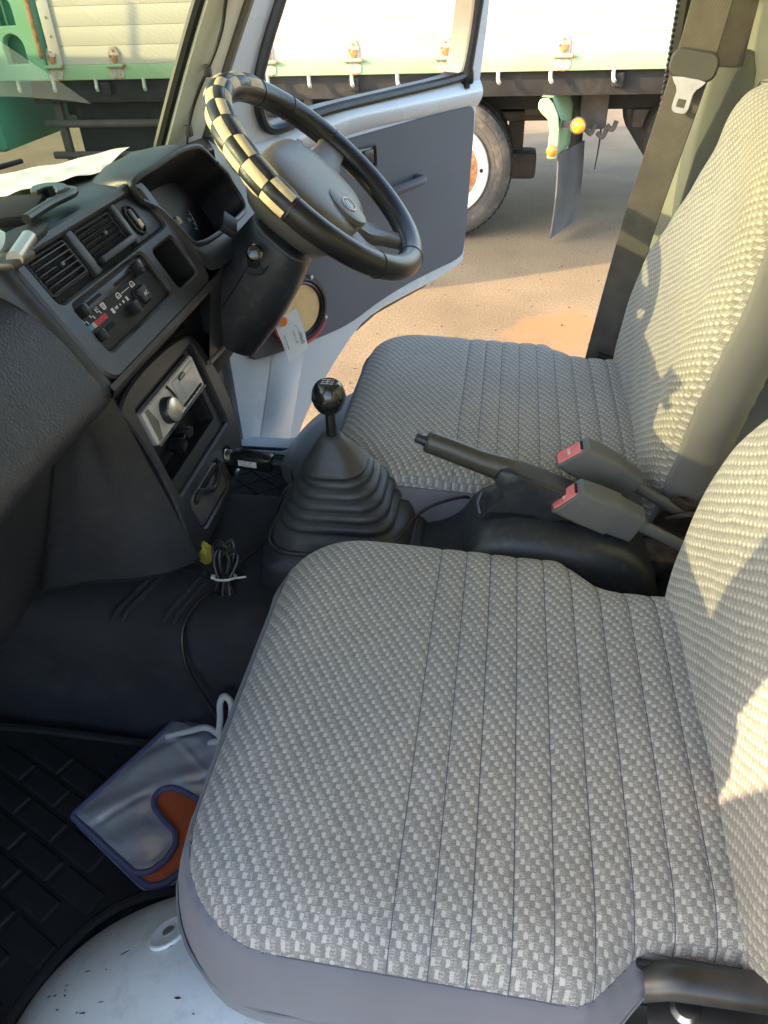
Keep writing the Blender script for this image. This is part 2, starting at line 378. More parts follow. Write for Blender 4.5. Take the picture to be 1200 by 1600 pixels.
def frame(o, x, y, z=None):
    """4x4 with the given x,y axes (unit-ish) and origin"""
    x = Vector(x).normalized(); y = Vector(y); y = (y - x*y.dot(x)).normalized(); z = x.cross(y)
    return Matrix(((x.x, y.x, z.x, o[0]), (x.y, y.y, z.y, o[1]), (x.z, y.z, z.z, o[2]), (0, 0, 0, 1)))
def sst(a, b, x):
    t = min(1, max(0, (x-a)/(b-a))); return t*t*(3-2*t)
# ================================================================== the place: yard ground
m = MB(); m.grid(lambda u, v: (-60+120*u, -60+130*v, 0), 24, 24)
structure(m.obj('ground', 'concrete')); bpy.data.objects['ground']['label'] = 'sunlit pale concrete yard'

# ================================================================== cab shell of the small truck we look into
cab = thing('truck_cab', 'cream painted cab shell of a small truck around the seats', 'truck cab', (-.1, .78, 0))
FZ = .52        # footwell floor
def floor_part():
    m = MB()
    m.grid(lambda u, v: (-.93+1.40*u, .16+1.24*v, FZ-.004), 28, 24)
    return m.obj('floor', 'carpet', cab)
floor_part()
# underside so that no light leaks up
MB().box((-.2, .78, FZ-.05), (1.46, 1.28, .06), .01).obj('underbody', 'chassis', cab)
# centre tunnel with a rounded near edge and pressed ribs
def tunnel():
    m = MB(); prof = []
    for y, z in [(.615, FZ-.003), (.624, FZ+.01), (.631, FZ+.06), (.636, .66), (.640, .715), (.652, .736), (.675, .748), (.72, .752), (.80, .753), (.88, .752), (.93, .748), (.955, .735), (.966, .70), (.975, .62), (.985, FZ+.02), (1.02, FZ-.003)]:
        prof.append((y, z))
    P = spline([(0, y, z) for y, z in prof], 3)
    xs = np.linspace(-.80, .44, 140); rings = []
    for x in xs:
        r = []
        for p in P:
            z = p.z
            if z > .7:     # two raised ribs running fore and aft-ish
                for cy in ():
                    z += .006*math.exp(-((p.y - cy)/.006)**2)*sst(-.36, -.42, x)
            z += .0015*math.sin(31*x+17*p.y)*math.sin(13*x-9*p.y)
            r.append((x, p.y + .004*math.sin(9*x+2*z*20)*(1 if z < .7 else 0), z))
        rings.append(r)
    m.loft(rings, closed=False); return m.obj('tunnel', 'carpet', cab)
tunnel()
# toe board / firewall
m = MB(); m.grid(lambda u, v: (-.93+.28*(1-v)**2*.6, .14+1.28*u, FZ-.01+.62*v), 30, 20); m.obj('firewall', 'carpet', cab)
# ribs pressed in the floor beside the stack
for i, (x0, y0, x1, y1) in enumerate([(-.497, .646, -.462, .745), (-.483, .648, -.448, .747), (-.425, .648, -.390, .760), (-.411, .650, -.376, .762)]):
    MB().tube([(x0, y0, .738), (x0+(x1-x0)*.15, y0+.012, .7475), (x1, y1, .753)], .0045, 8).obj('floor_rib', 'carpet', cab)

# wheel housings: rounded drum humps under each seat's outer front corner
HCX, HCZ, HR, HE = -.10, .30, .44, .18
def hump_pt(x, w):
    rr = HR - (HE*(1-math.sqrt(max(0, 1-((HE-w)/HE)**2))) if w < HE else 0)
    a = math.acos((x-HCX)/rr); k = max(0, min(.95, (HE-w)/HE)); n = Vector((math.cos(a), k/math.sqrt(1-k*k), math.sin(a))).normalized(); return rr, a, n
def hump(name, y_out, y_in, material):
    m = MB(); cx, cz, RR = HCX, HCZ, HR
    a0, a1 = R_(160), R_(40)
    def fn(u, v):
        a = a0 + (a1-a0)*u; y = y_out + (y_in-y_out)*v
        w = abs(y - y_in); rr = RR
        e = HE
        if w < e: rr = RR - e*(1-math.sqrt(max(0, 1-((e-w)/e)**2)))
        return (cx + rr*math.cos(a), y, max(FZ-.01, cz + rr*math.sin(a)))
    m.grid(fn, 60, 30)
    # inner wall
    m.grid(lambda u, v: (cx + (RR-HE)*math.cos(a0+(a1-a0)*u), y_in, FZ-.01 + v*max(0, cz+(RR-HE)*math.sin(a0+(a1-a0)*u)-FZ+.01)), 40, 4)
    # step pressed around the crown
    m2 = [(cx+(RR+.003)*math.cos(R_(a)), y_out+(y_in-y_out)*.35, cz+(RR+.003)*math.sin(R_(a))) for a in range(140, 100, -4)]
    h = m.obj(name, material, cab)
    return h
hn = hump('wheel_housing', .15, .405, 'paint_white')
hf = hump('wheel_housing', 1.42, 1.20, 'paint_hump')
# bolt on the near housing
Mb = Matrix.Translation((-.285, .292, .748)) @ Matrix.Rotation(R_(-32), 4, 'Y')
# place on the drum surface
rr_, aa, nb = hump_pt(-.285, .405-.292)
pb = Vector((HCX+rr_*math.cos(aa), .292, HCZ+rr_*math.sin(aa))) + nb*.0006
xb_ = Vector((0, 1, 0)).cross(nb).normalized(); Mb = frame(pb, xb_, nb.cross(xb_))
MB().lathe([(0, .0035), (.006, .003), (.0062, .0), (.010, .0012), (.0110, 0), (.0110, -.002)], 20, Mb).obj('bolt', 'spun', cab)
MB().lathe([(.017, .0015), (.019, .0022), (.021, .0015), (.0215, -.001)], 24, Mb).obj('bolt_ring', 'paint_white', cab)
# scuffs on the near housing: thin scratched-to-primer flakes
for k in range(16):
    x = -.42 + .20*random.random(); y = .215 + .11*random.random()*(1 if random.random() < .6 else .4)
    rr_, a, nn = hump_pt(x, .405-y); p = Vector((HCX+rr_*math.cos(a), y, HCZ+rr_*math.sin(a))) + nn*.0007
    w = .002+.006*random.random()**2; h = .0005+.0009*random.random()
    xb_ = Vector((0, 1, 0)).cross(nn).normalized(); Mx = frame(p, xb_, nn.cross(xb_)) @ Matrix.Rotation(random.uniform(-.5, .5), 4, 'Z')
    mm = MB(); n = 7
    ring = [Mx @ Vector((w*math.cos(2*math.pi*i/n)*random.uniform(.5, 1.2), h*math.sin(2*math.pi*i/n)*random.uniform(.5, 1.2), .0001)) for i in range(n)]
    mm.add(ring, [tuple(range(n))]); mm.obj('scuff_mark', 'greasy_steel', hn)

# near door sill (rounded painted flange along the bottom of the photo)
m = MB()
sec = [(.245, .555), (.24, .592), (.23, .603), (.215, .606), (.175, .604), (.13, .600), (.105, .585), (.10, .50)]
def sill_z(x): return .02*sst(-.55, -.1, x) + .105*sst(-.36, .0, x)
m.loft([[(x, y-.045, z + sill_z(x)) for y, z in sec] for x in np.linspace(-.85, .50, 50)], closed=False)
m.obj('door_sill', 'paint_white', cab)
# far door sill
m = MB(); sec2 = [(1.385, .48), (1.388, .525), (1.40, .535), (1.43, .536), (1.47, .53), (1.49, .51), (1.49, .38)]
def sillf(x): 
    d = HR**2-(x-HCX)**2
    return max(0, (HCZ+math.sqrt(d))-.54 if d > 0 else 0)*.9
m.loft([[(x, y, z + sillf(x)) for y, z in sec2] for x in np.linspace(-.66, .40, 50)], closed=False)
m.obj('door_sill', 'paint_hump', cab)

# front body below the windscreen, seen from outside only
m = MB()
def front_xy(t):  # t -1..1 across, curved nose
    return (-.98 + .30*abs(t)**3.2, .78 + .68*t)
m.grid(lambda u, v: (front_xy(2*u-1)[0] - .03*math.sin(math.pi*v), front_xy(2*u-1)[1], .45+.70*v), 40, 8); m.obj('front_panel', 'paint_white', cab)
MB().box((-.755, .105, .83), (.37, .03, .74), .01).obj('side_panel', 'paint_white', cab)  # near panel enlarged to keep a sliver of sun off the seat
MB().box((-.78, 1.46, .79), (.32, .03, .66), .01).obj('side_panel', 'paint_white', cab)
# cowl under the screen
m = MB(); 
def cowl(u, v):
    x, y = front_xy(2*u-1); return (x + v*.17*(1-.5*abs(2*u-1)**3), .78+(y-.78)*(1-.05*v), 1.150+.012*math.sin(math.pi*v)+.022*v)
m.grid(cowl, 40, 6); m.obj('cowl_panel', 'rubber', cab)

# windscreen: curved pane
WB = lambda t: Vector((-.865 + .245*abs(t)**2.6, .78 + .555*t, 1.172+.012*abs(t)**2))
WT = lambda t: Vector((-.46 + .145*abs(t)**2.6, .78 + .53*t, 1.68))
def ws(u, v, off=0):
    t = 2*u-1; a, b = WB(t), WT(t); p = a.lerp(b, v); p.x -= .03*math.sin(math.pi*v)*(1-.6*t*t); return p
m = MB(); m.grid(lambda u, v: ws(u, v), 60, 16); wind = m.obj('windscreen', 'windscreen', cab, recalc=False)
edge = [ws(u, 0) for u in np.linspace(0, 1, 50)] + [ws(1, v) for v in np.linspace(0.03, 1, 24)] + [ws(u, 1) for u in np.linspace(1, 0, 50)] + [ws(0, v) for v in np.linspace(1, .03, 24)]
MB().tube([p + Vector((.006, 0, 0)) for p in edge], .010, 8, closed=True).obj('windscreen_seal', 'rubber_seal', wind)

# A pillars: swept profile from the dash corner to the roof
def apillar(side):
    s = 1 if side > 0 else -1
    def P(y): return .78 + s*(y-.78)
    m = MB(); rings = []
    for v in np.linspace(-.10, 1.03, 20):
        c = ws(1 if s > 0 else 0, max(0, v)) if v >= 0 else ws(1 if s > 0 else 0, 0) + Vector((-.05*-v*2, s*.02, v*1.6*.5))
        c = Vector(c); w = .075 - .02*max(0, v)
        ring = [(c.x+.004, c.y+s*.004, c.z), (c.x+.022, c.y-s*.006, c.z), (c.x+.040, c.y+s*.004, c.z), (c.x+.055, c.y+s*.03, c.z), (c.x+.062, c.y+s*.058, c.z), (c.x+.055, c.y+s*.085, c.z), (c.x+.01, c.y+s*.095, c.z), (c.x-.02, c.y+s*.06, c.z)]
        rings.append(ring)
    m.loft(rings); a = m.obj('windscreen_pillar', 'paint_cream', cab)
    # ribbed door weatherstrip along its rear edge
    pts = [Vector(r[4])*.6 + Vector(r[5])*.4 + Vector((.006, s*.002, 0)) for r in rings]
    MB().tube(pts, .009, 8).obj('weatherstrip', 'ribbed_seal', a)
    MB().tube([p + Vector((-.002, s*.013, 0)) for p in pts], .006, 8).obj('weatherstrip_lip', 'rubber_seal', a)
    return a, rings
apf, aring = apillar(1); apn, _ = apillar(-1)
# roof, header, rear wall, quarter panels
m = MB(); m.grid(lambda u, v: (-.47+1.02*u, .14+1.28*v, 1.71+.03*math.sin(math.pi*v)*math.sin(math.pi*min(1, u*1.2))), 10, 10); m.obj('roof_lining', 'paint_cream', cab)
m = MB(); m.grid(lambda u, v: (-.50+1.06*u, .10+1.36*v, 1.745+.035*math.sin(math.pi*v)), 10, 10); m.obj('roof_skin', 'paint_white', cab)
for sy in (.13, 1.43): MB().box((.03, sy, 1.715), (1.02, .05, .06), .015).obj('roof_rail', 'paint_cream', cab)
MB().box((-.425, .78, 1.705), (.07, 1.24, .05), .015).obj('header_rail', 'paint_cream', cab)
# rear wall with pressed panels
m = MB()
def rw(u, v):
    y = .12+1.34*u; z = .50+1.24*v
    d = 0
    for cy in (.36, .78, 1.18):
        d = max(d, sst(.17, .15, abs(y-cy))*sst(.0, .03, z-.78)*sst(1.62, 1.58, z))
    return (.505 - .012*d - .05*sst(.74, .60, z), y, z)
m.grid(rw, 110, 90); m.obj('rear_wall', 'wall_panel', cab)
m = MB(); m.box((.33, .78, .60), (.34, 1.22, .20), .03); m.obj('rear_step', 'wall_panel', cab)
# B pillars
def bpillar(s):
    Y = lambda y: .78+s*(y-.78)
    m = MB(); rings = []
    for z in np.linspace(.56, 1.74, 20):
        dx = .018*math.sin((z-.5)*2.2)
        rings.append([(.235+dx, Y(1.432), z), (.242+dx, Y(1.405), z), (.27+dx, Y(1.398), z), (.36, Y(1.40), z), (.40, Y(1.405), z), (.51, Y(1.41), z), (.51, Y(1.46), z), (.235+dx, Y(1.46), z)])
    m.loft(rings); b = m.obj('door_pillar', 'wall_panel', cab)
    # black ribbed door seal on its front edge
    pts = [Vector(r[0])*.5+Vector(r[1])*.5+Vector((-.006, 0, 0)) for r in rings]
    MB().tube(pts, .012, 8).obj('door_seal', 'rubber_seal', b)
    k = MB()
    for p in [q for q in spline(pts, 8)][::1]:
        k.box(p + Vector((-.011, -s*.002, 0)), (.004, .012, .0045), .001)
    kk = k.obj('seal_ribs', 'rubber_seal', b); kk['kind'] = 'stuff'
    return b
bpf = bpillar(1); bpn = bpillar(-1)
# belt retractor cover on the far pillar
def cover():
    m = MB(); rings = []
    for z, x0, x1, d in [(1.318, .305, .352, .004), (1.315, .300, .358, .022), (1.29, .293, .366, .03), (1.2, .286, .372, .033), (1.1, .288, .376, .035), (1.03, .292, .378, .034), (.985, .300, .374, .03), (.965, .312, .362, .02), (.958, .320, .355, .004)]:
        y = 1.402
        rings.append([(x0-.004, y, z), (x0, y-d*.7, z), (x0+.012, y-d, z), (x1-.012, y-d, z), (x1, y-d*.7, z), (x1+.004, y, z)])
    rr = []
    for i in range(len(rings)-1):
        for t in (0, .33, .66): rr.append([tuple(Vector(a).lerp(Vector(b), t)) for a, b in zip(rings[i], rings[i+1])])
    rr.append(rings[-1]); m.loft(rr, closed=False, cap0=True, cap1=True); return m.obj('belt_retractor_cover', 'grey_trim', cab, smooth=50)
cv = cover(); cv['label'] = 'grey moulded retractor cover on the pillar'
# cable with clips down the far screen pillar
pts = []
for i, r in enumerate(aring):
    if i < 1: continue
    c = Vector(r[2])*.75+Vector(r[3])*.25; pts.append(c + Vector((.007, -.003, 0)) + Vector((.006*math.sin(i*1.1), .004*math.sin(i*1.7), 0)))
cabl = MB().tube(spline(pts, 5), .0028, 8).obj('pillar_cable', 'cable')
tag(cabl, 'thin black cable clipped down the cream windscreen pillar', 'cable')
for i in (3, 6, 10):
    p = pts[i-1]; MB().box(p + Vector((.001, 0, 0)), (.011, .012, .018), .002).obj('cable_clip', 'black', cabl)

# wiper on the cowl outside the screen
wp = thing('wiper', 'black wiper arm and blade resting along the base of the windscreen', 'wiper', (-.9, .9, 1.15))
MB().tube([(-.93, .70, 1.185), (-.90, .95, 1.195), (-.80, 1.22, 1.20)], [.007, .005, .004], 8).obj('arm', 'black', wp)
MB().tube([(-.90, .66, 1.20), (-.89, .9, 1.205), (-.82, 1.14, 1.21)], .004, 6).obj('blade', 'rubber_seal', wp)
# ================================================================== dashboard
dash = thing('dashboard', 'charcoal plastic dashboard with vents, heater panel and instrument hood', 'dashboard', (-.5, .85, 1.0))
NF = Vector((.866, 0, .5))
def F(y, q, h=0): return Vector((-.45 - q*.5, y, 1.16 + q*.866)) + NF*h
def FZq(z): return (z-1.16)/.866
# ---- top sheet from the screen to the crest of the fascia
def dtop(u, v):
    t = 2*u-1; y = .14 + 1.28*u; tt = max(-1, min(1, (y-.78)/.555))
    b = WB(tt*.98); b.z -= .004; b.x += .006
    crest_x = -.487 - .06*sst(.70, .60, y) - .012*sst(1.25, 1.4, y); crest_z = 1.2255 - .012*sst(.70, .60, y) - .028*sst(1.20, 1.34, y)
    x = b.x + (crest_x-b.x)*v; z = b.z + (crest_z-b.z)*v + .012*math.sin(math.pi*v)
    if v > .9: z -= .004*((v-.9)/.1)**2
    return (x, y, z)
m = MB(); m.grid(dtop, 90, 40); m.obj('dash_top', 'dash', dash)
# ---- fascia plate
def rect_hole(y0, y1, z0, z1, r): return rrect((y0+y1)/2, (FZq(z0)+FZq(z1))/2, y1-y0, FZq(z1)-FZq(z0), r)
H_up = rect_hole(.681, .968, 1.170, 1.2165, .008)
H_cl = rect_hole(.695, .876, 1.112, 1.1635, .007)
H_pk = rect_hole(.897, .964, 1.109, 1.157, .008)
outer = rrect(.826, (FZq(1.090)+FZq(1.228))/2, .325, FZq(1.228)-FZq(1.090), .022, 8)
m = MB(); m.plate(outer, [H_up, H_cl, H_pk], lambda a, b, h: F(a, b, .004+h), .022, .003)
fas = m.obj('fascia', 'bezel', dash)
# near-black sheet closing the back of the vent row recess
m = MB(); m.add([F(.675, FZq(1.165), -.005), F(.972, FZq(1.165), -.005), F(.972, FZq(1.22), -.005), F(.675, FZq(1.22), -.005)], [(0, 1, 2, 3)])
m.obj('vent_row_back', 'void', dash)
# ---- vents
def vent(y0, y1, z0, z1, tilt, n, proud, lip=None):
    cy, cq = (y0+y1)/2, (FZq(z0)+FZq(z1))/2; w, h = y1-y0, FZq(z1)-FZq(z0)
    m = MB(); m.plate(rrect(cy, cq, w, h, .005), [rrect(cy, cq, w-.007, h-.006, .003)], lambda a, b, d: F(a, b, proud+d), .012, .001)
    v = m.obj('air_vent', 'black', dash)
    for k in range(n):
        q = cq - h/2 + h*(k+.5)/n*.94 + .001
        mm = MB(); c = F(cy, q, proud-.0035); rot = Matrix((( NF.x, 0, -.5), (0, 1, 0), (NF.z, 0, .866))) @ Matrix.Rotation(tilt, 3, 'Y')
        mm.box(c, (.010, w-.008, .0014), .0004, rot); mm.obj('slat', 'dash_gloss', v)
    for k in range(7):
        y = y0 + .008 + (w-.016)*k/6
        MB().box(F(y, cq, proud-.014), (.010, .0012, h*.9), .0003, Matrix(((NF.x, 0, -.5), (0, 1, 0), (NF.z, 0, .866)))).obj('vane', 'black', v)
    MB().box(F(cy+.004, cq+.001, proud+.002), (.006, .008, .005), .0015, Matrix(((NF.x, 0, -.5), (0, 1, 0), (NF.z, 0, .866)))).obj('tab', 'dash_gloss', v)
    if lip:
        MB().box(F(cy+.004, FZq(z0)-.001, proud+.001), (.016, w, .009), .003, Matrix(((NF.x, 0, -.5), (0, 1, 0), (NF.z, 0, .866)))).obj('vent_lip', 'dash', v)
    return v
vent(.684, .765, 1.177, 1.2145, .2, 6, .001)
vent(.790, .880, 1.180, 1.2145, .5, 6, -.002, True)
BR = Matrix(((NF.x, 0, -.5), (0, 1, 0), (NF.z, 0, .866)))
for (y, w) in ((.7775, .014), (.888, .010)):
    MB().box(F(y, FZq(1.194), -.001), (.008, w, .053), .002, BR).obj('vent_divider', 'bezel', dash)
# switch panel with rocker in an oval ring
MB().box(F(.930, FZq(1.1935), -.004), (.006, .074, .053), .002, BR).obj('switch_panel', 'dash', dash)
m = MB(); m.plate(rrect(.915, FZq(1.1925), .026, .040, .0125, 8), [rrect(.915, FZq(1.1925), .020, .034, .0095, 8)], lambda a, b, h: F(a, b, .003+h), .004, .001); sw = m.obj('switch_ring', 'black', dash)
MB().box(F(.915, FZq(1.1925), .001), (.005, .009, .028), .002, BR).obj('rocker', 'dash_gloss', sw)
MB().box(F(.916, FZq(1.187), .0045), (.002, .007, .010), .0006, BR).obj('rocker_mark', 'tan_print', sw)
# ---- heater control panel
hp = MB().box(F(.786, FZq(1.138), -.006), (.006, .186, .062), .001, BR).obj('heater_panel', 'black', dash)
# upper strip slightly proud (first slider row)
MB().box(F(.786, FZq(1.1555), -.0024), (.003, .178, .012), .0008, BR).obj('slider_track_plate', 'dash_gloss', hp)
for (y0, y1, z) in ((.708, .757, 1.1565), (.788, .835, 1.1545), (.705, .742, 1.1285)):
    MB().box(F((y0+y1)/2, FZq(z), -.0012), (.0012, y1-y0, .0042), .0004, BR).obj('slot', 'void', hp)
for (y, z, w) in ((.705, 1.1545, .013), (.845, 1.1535, .016), (.702, 1.1285, .012), (.786, 1.1265, .015)):
    kb = MB().box(F(y, FZq(z), .004), (.014, w*.62, w), .003, BR); kb.obj('slider_knob', 'dash_gloss', hp)
acm = MB().box(F(.822, FZq(1.1305), .001), (.008, .020, .017), .002, BR).obj('ac_button', 'dash', hp)
m = MB(); m.plate(rrect(.822, FZq(1.1305), .027, .023, .004), [rrect(.822, FZq(1.1305), .022, .019, .003)], lambda a, b, h: F(a, b, .0+h), .004, .0008); m.obj('ac_frame', 'black', hp)
TF = lambda y, z, h=-.0022: frame(F(y, FZq(z), h), (0, 1, 0), (-.5, 0, .866))
text('ac_text', 'A/C', .0065, 'white_print', TF(.8235, 1.130, .0054), hp)
# printed marks
def bar(y, z, w, h, material): MB().box(F(y, FZq(z), -.0026), (.0006, w, h), 0, BR).obj('print_mark', material, hp)
for k in range(3): bar(.6985+.0042*k, 1.1390, .0034, .006, 'blue_print')
for k in range(2): bar(.711+.0030*k, 1.1388, .0020, .006, 'tan_print')
for k in range(6): bar(.7172+.0045*k, 1.1385, .0036, .006, 'red_print')
def icon(y, z, kind):
    mm = MB(); q = lambda a, b: F(y+a, FZq(z)+b, -.0024)
    if kind in (0, 1, 2):
        mm.tube([q(-.003, .004), q(-.0022, -.001), q(.0022, -.001), q(.003, -.0045)], .0006, 5)
        if kind != 1: mm.tube([q(.000, .0045), q(.002, .0035), q(.0036, .0035)], .0006, 5)
        if kind == 2: mm.tube([q(-.001, .0025), q(.0025, .001)], .0006, 5)
        mm.lathe([(0, 0), (.0012, .0001), (.0012, -.0002)], 8, frame(q(-.003, .0058), (0, 1, 0), (-.5, 0, .866)))
    elif kind == 3:
        mm.tube([q(-.004, .003), q(.004, .003), q(.003, -.003), q(-.003, -.003), q(-.004, .003)], .0006, 5)
        mm.tube([q(-.0015, -.004), q(-.0005, 0), q(-.0015, 0.004)], .0005, 5); mm.tube([q(.0015, -.004), q(.0025, 0), q(.0015, .004)], .0005, 5)
    else:
        mm.tube([q(-.0045, -.002), q(-.0045, .001), q(-.002, .0035), q(.002, .0035), q(.0045, .0005), q(.0045, -.002), q(-.0045, -.002)], .0006, 5)
        mm.tube([q(-.002, .000), q(.002, .000)], .0006, 5)
    mm.obj('heater_icon', 'white_print', hp)
for y, k in ((.703, 0), (.7185, 1), (.7335, 2), (.7475, 3)): icon(y, 1.1465, k)
icon(.784, 1.1445, 4); icon(.822, 1.1445, 4)
bar(.803, 1.1445, .020, .0008, 'white_print')
bar(.757, 1.1375, .0045, .006, 'white_print'); text('off_text', 'OFF', .0045, 'white_print', TF(.766, 1.1375), hp)
for y, s in ((.776, .0014), (.785, .0024), (.795, .0036)): bar(y, 1.1375, s, s*1.4, 'white_print')
# ---- open pocket right of the heater panel
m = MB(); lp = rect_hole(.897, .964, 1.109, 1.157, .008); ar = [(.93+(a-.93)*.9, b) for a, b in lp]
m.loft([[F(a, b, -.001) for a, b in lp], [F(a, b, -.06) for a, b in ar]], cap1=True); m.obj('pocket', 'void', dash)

# ---- cluster surround: plate right of the fascia with the instrument opening
CL = [(-0.472, 0.953, 1.206), (-0.462, 0.978, 1.189), (-0.448, 0.990, 1.164), (-0.434, 0.999, 1.141), (-0.43, 1.013, 1.133), (-0.427, 1.049, 1.128), (-0.425, 1.122, 1.125), (-0.425, 1.19, 1.124), (-0.426, 1.217, 1.128), (-0.433, 1.225, 1.144), (-0.443, 1.22, 1.167), (-0.447, 1.211, 1.184), (-0.45, 1.185, 1.203), (-0.457, 1.166, 1.223), (-0.461, 1.144, 1.234), (-0.463, 1.082, 1.239), (-0.466, 1.006, 1.236), (-0.474, 0.947, 1.229)]
CLs = spline(CL, 6, closed=True); cc = sum(CLs, Vector())/len(CLs)
rings = []
for d, s in ((0, 1.0), (.006, .985), (.03, .95), (.045, .93), (.058, .90)):
    rings.append([cc + (p-cc)*s - NF*d - Vector((0, 0, d*.25)) for p in CLs])
MB().loft(rings).obj('cluster_recess', 'black', dash)
gz = rings[-1]; gc = sum(gz, Vector())/len(gz)
m = MB(); m.add([tuple(p) for p in gz] + [tuple(gc)], [(i, (i+1) % len(gz), len(gz)) for i in range(len(gz))]); gf = m.obj('gauge_face', 'gauge', dash)
GM = frame(gc + NF*.002, (0, 1, 0), (-.5, 0, .866))
# speedometer ring, ticks, needle
m = MB(); m.tube([GM @ Vector((.01+.052*math.cos(R_(a)), .003+.042*math.sin(R_(a)), .0)) for a in range(-40, 225, 8)], .0007, 5); m.obj('dial_ring', 'grey_print', gf)
m = MB()
for a in range(-40, 225, 12):
    c, s_ = math.cos(R_(a)), math.sin(R_(a)); m.tube([GM @ Vector((.01+.046*c, .003+.036*s_, .0003)), GM @ Vector((.01+.050*c, .003+.040*s_, .0003))], .0005, 4)
m.obj('dial_ticks', 'white_print', gf)
m = MB(); m.tube([GM @ Vector((.01, .003, .004)), GM @ Vector((-.022, -.012, .004))], [.0022, .0008], 6); m.lathe([(0, .006), (.006, .005), (.0065, .001)], 14, GM @ Matrix.Translation((.01, .003, 0))); m.obj('needle', 'tan_print', gf)
for i, dg in enumerate((0, 20, 40, 60, 80, 100, 120)):
    a = R_(215-i*39); text('dial_number', str(dg), .008, 'grey_print', GM @ Matrix.Translation((.01+.037*math.cos(a), .003+.028*math.sin(a), .0005)), gf)
# hood over the cluster: outer skin from the lip back onto the dash top
lip = [Vector(p) for p in CL[10:]] + [Vector(CL[0])]
lips = spline(lip, 6)
rings = []
for v in np.linspace(0, 1, 14):
    r = []
    for i, p in enumerate(lips):
        t = i/(len(lips)-1)                      # 0 right end .. 1 left end
        yb = 1.262 - (1.262-.945)*t
        e = 1 - abs(2*t-1)**3
        b = Vector((-.525 - .07*e, yb, 1.20))
        # height of dash sheet at that y
        u = (yb-.14)/1.28; sh = dtop(u, .75); 
        b.z = sh[2] - .006; 
        q = p.lerp(b, v); q.z += .010*math.sin(math.pi*v)*e + .004*(1-v); q.x += .0; 
        if v == 0: q = p + NF*.0005 + Vector((0, 0, .002))
        r.append(tuple(q))
    rings.append(r)
MB().loft(rings, closed=False).obj('instrument_hood', 'dash', dash)
MB().tube([p + Vector((-.002, 0, .0005)) for p in lips], .0045, 10).obj('hood_lip', 'dash', dash)
# surround band around the lower rim of the opening
low = spline([Vector(p) for p in CL[0:13]], 5)
MB().tube([p + NF*.000 for p in low], .0042, 10).obj('cluster_rim', 'bezel', dash)
# surround plate: from the rim out to the fascia, the right end and the knee line
m = MB(); outl = []
lowc = sum(low, Vector())/len(low)
seqo = [(.945, 1.224), (.968, 1.19), (.980, 1.15), (.985, 1.115), (1.0, 1.098), (1.05, 1.092), (1.12, 1.09), (1.20, 1.09), (1.26, 1.095), (1.30, 1.12), (1.30, 1.15), (1.29, 1.19), (1.25, 1.222)]
oo = spline([F(y, FZq(z), .004) for y, z in seqo], 5)
n = len(low); m.loft([low, [a.lerp(b, .5) + NF*.004 for a, b in zip(low, oo)], oo], closed=False); m.obj('cluster_surround', 'bezel', dash)
# right end of the dash with its side vent
m = MB(); e0 = rrect(1.277, FZq(1.166), .022, .056, .004)
rp = [(1.238, FZq(1.212)), (1.30, FZq(1.205)), (1.36, FZq(1.185)), (1.40, FZq(1.16)), (1.405, FZq(1.10)), (1.38, FZq(1.092)), (1.30, FZq(1.09)), (1.245, FZq(1.092)), (1.236, FZq(1.12))]
m.plate(smooth_loop(rp, 1), [e0], lambda a, b, h: F(a, b, .001+h), .02, .002); m.obj('dash_end_panel', 'bezel', dash)
sv = MB().plate(rrect(1.277, FZq(1.166), .023, .057, .003), [rrect(1.277, FZq(1.166), .017, .051, .002)], lambda a, b, h: F(a, b, .002+h), .008, .0008).obj('air_vent', 'black', dash)
for k in range(8): MB().box(F(1.277, FZq(1.166)-.022+.0063*k, -.002), (.008, .018, .0014), .0003, BR).obj('slat', 'dash_gloss', sv)
MB().box(F(1.277, FZq(1.166), -.02), (.004, .03, .07), 0, BR).obj('vent_back', 'void', sv)
# ---- lower lip of the upper dash, rolled under
def lipfn(u, v):
    y = .655+.75*v
    pr = [(-.4060, 1.0945), (-.4035, 1.088), (-.4060, 1.081), (-.415, 1.077), (-.44, 1.076), (-.53, 1.078)]
    i = min(len(pr)-2, int(u*(len(pr)-1))); t = u*(len(pr)-1)-i
    a, b = pr[i], pr[i+1]; x = a[0]+(b[0]-a[0])*t; z = a[1]+(b[1]-a[1])*t
    return (x - .02*sst(1.0, 1.1, y), y, z)
m = MB(); m.grid(lipfn, 20, 90); m.obj('dash_lip', 'dash', dash)
# left flank of the raised centre, then the padded passenger side sweeping down to the same lip
m = MB()
def flank(u, v):
    q = FZq(1.228) + (FZq(1.088)-FZq(1.228))*u
    a = F(.6645, q, .001); b = F(.640, q, -.016); p = a.lerp(b, v); p += NF*(.005*math.sin(math.pi*v)); p.y -= .004*math.sin(math.pi*v); return p
m.grid(flank, 24, 10); m.obj('dash_shoulder', 'dash', dash)
m = MB()
PP_ = spline([(-.560, 0, 1.200), (-.520, 0, 1.206), (-.480, 0, 1.190), (-.450, 0, 1.156), (-.426, 0, 1.116), (-.413, 0, 1.093), (-.411, 0, 1.079), (-.419, 0, 1.068), (-.44, 0, 1.064), (-.51, 0, 1.066)], 5)
m.loft([[(p.x, y, p.z) for p in PP_] for y in np.linspace(.15, .660, 30)], closed=False); m.obj('passenger_pad', 'dash_leather', dash, smooth=60)
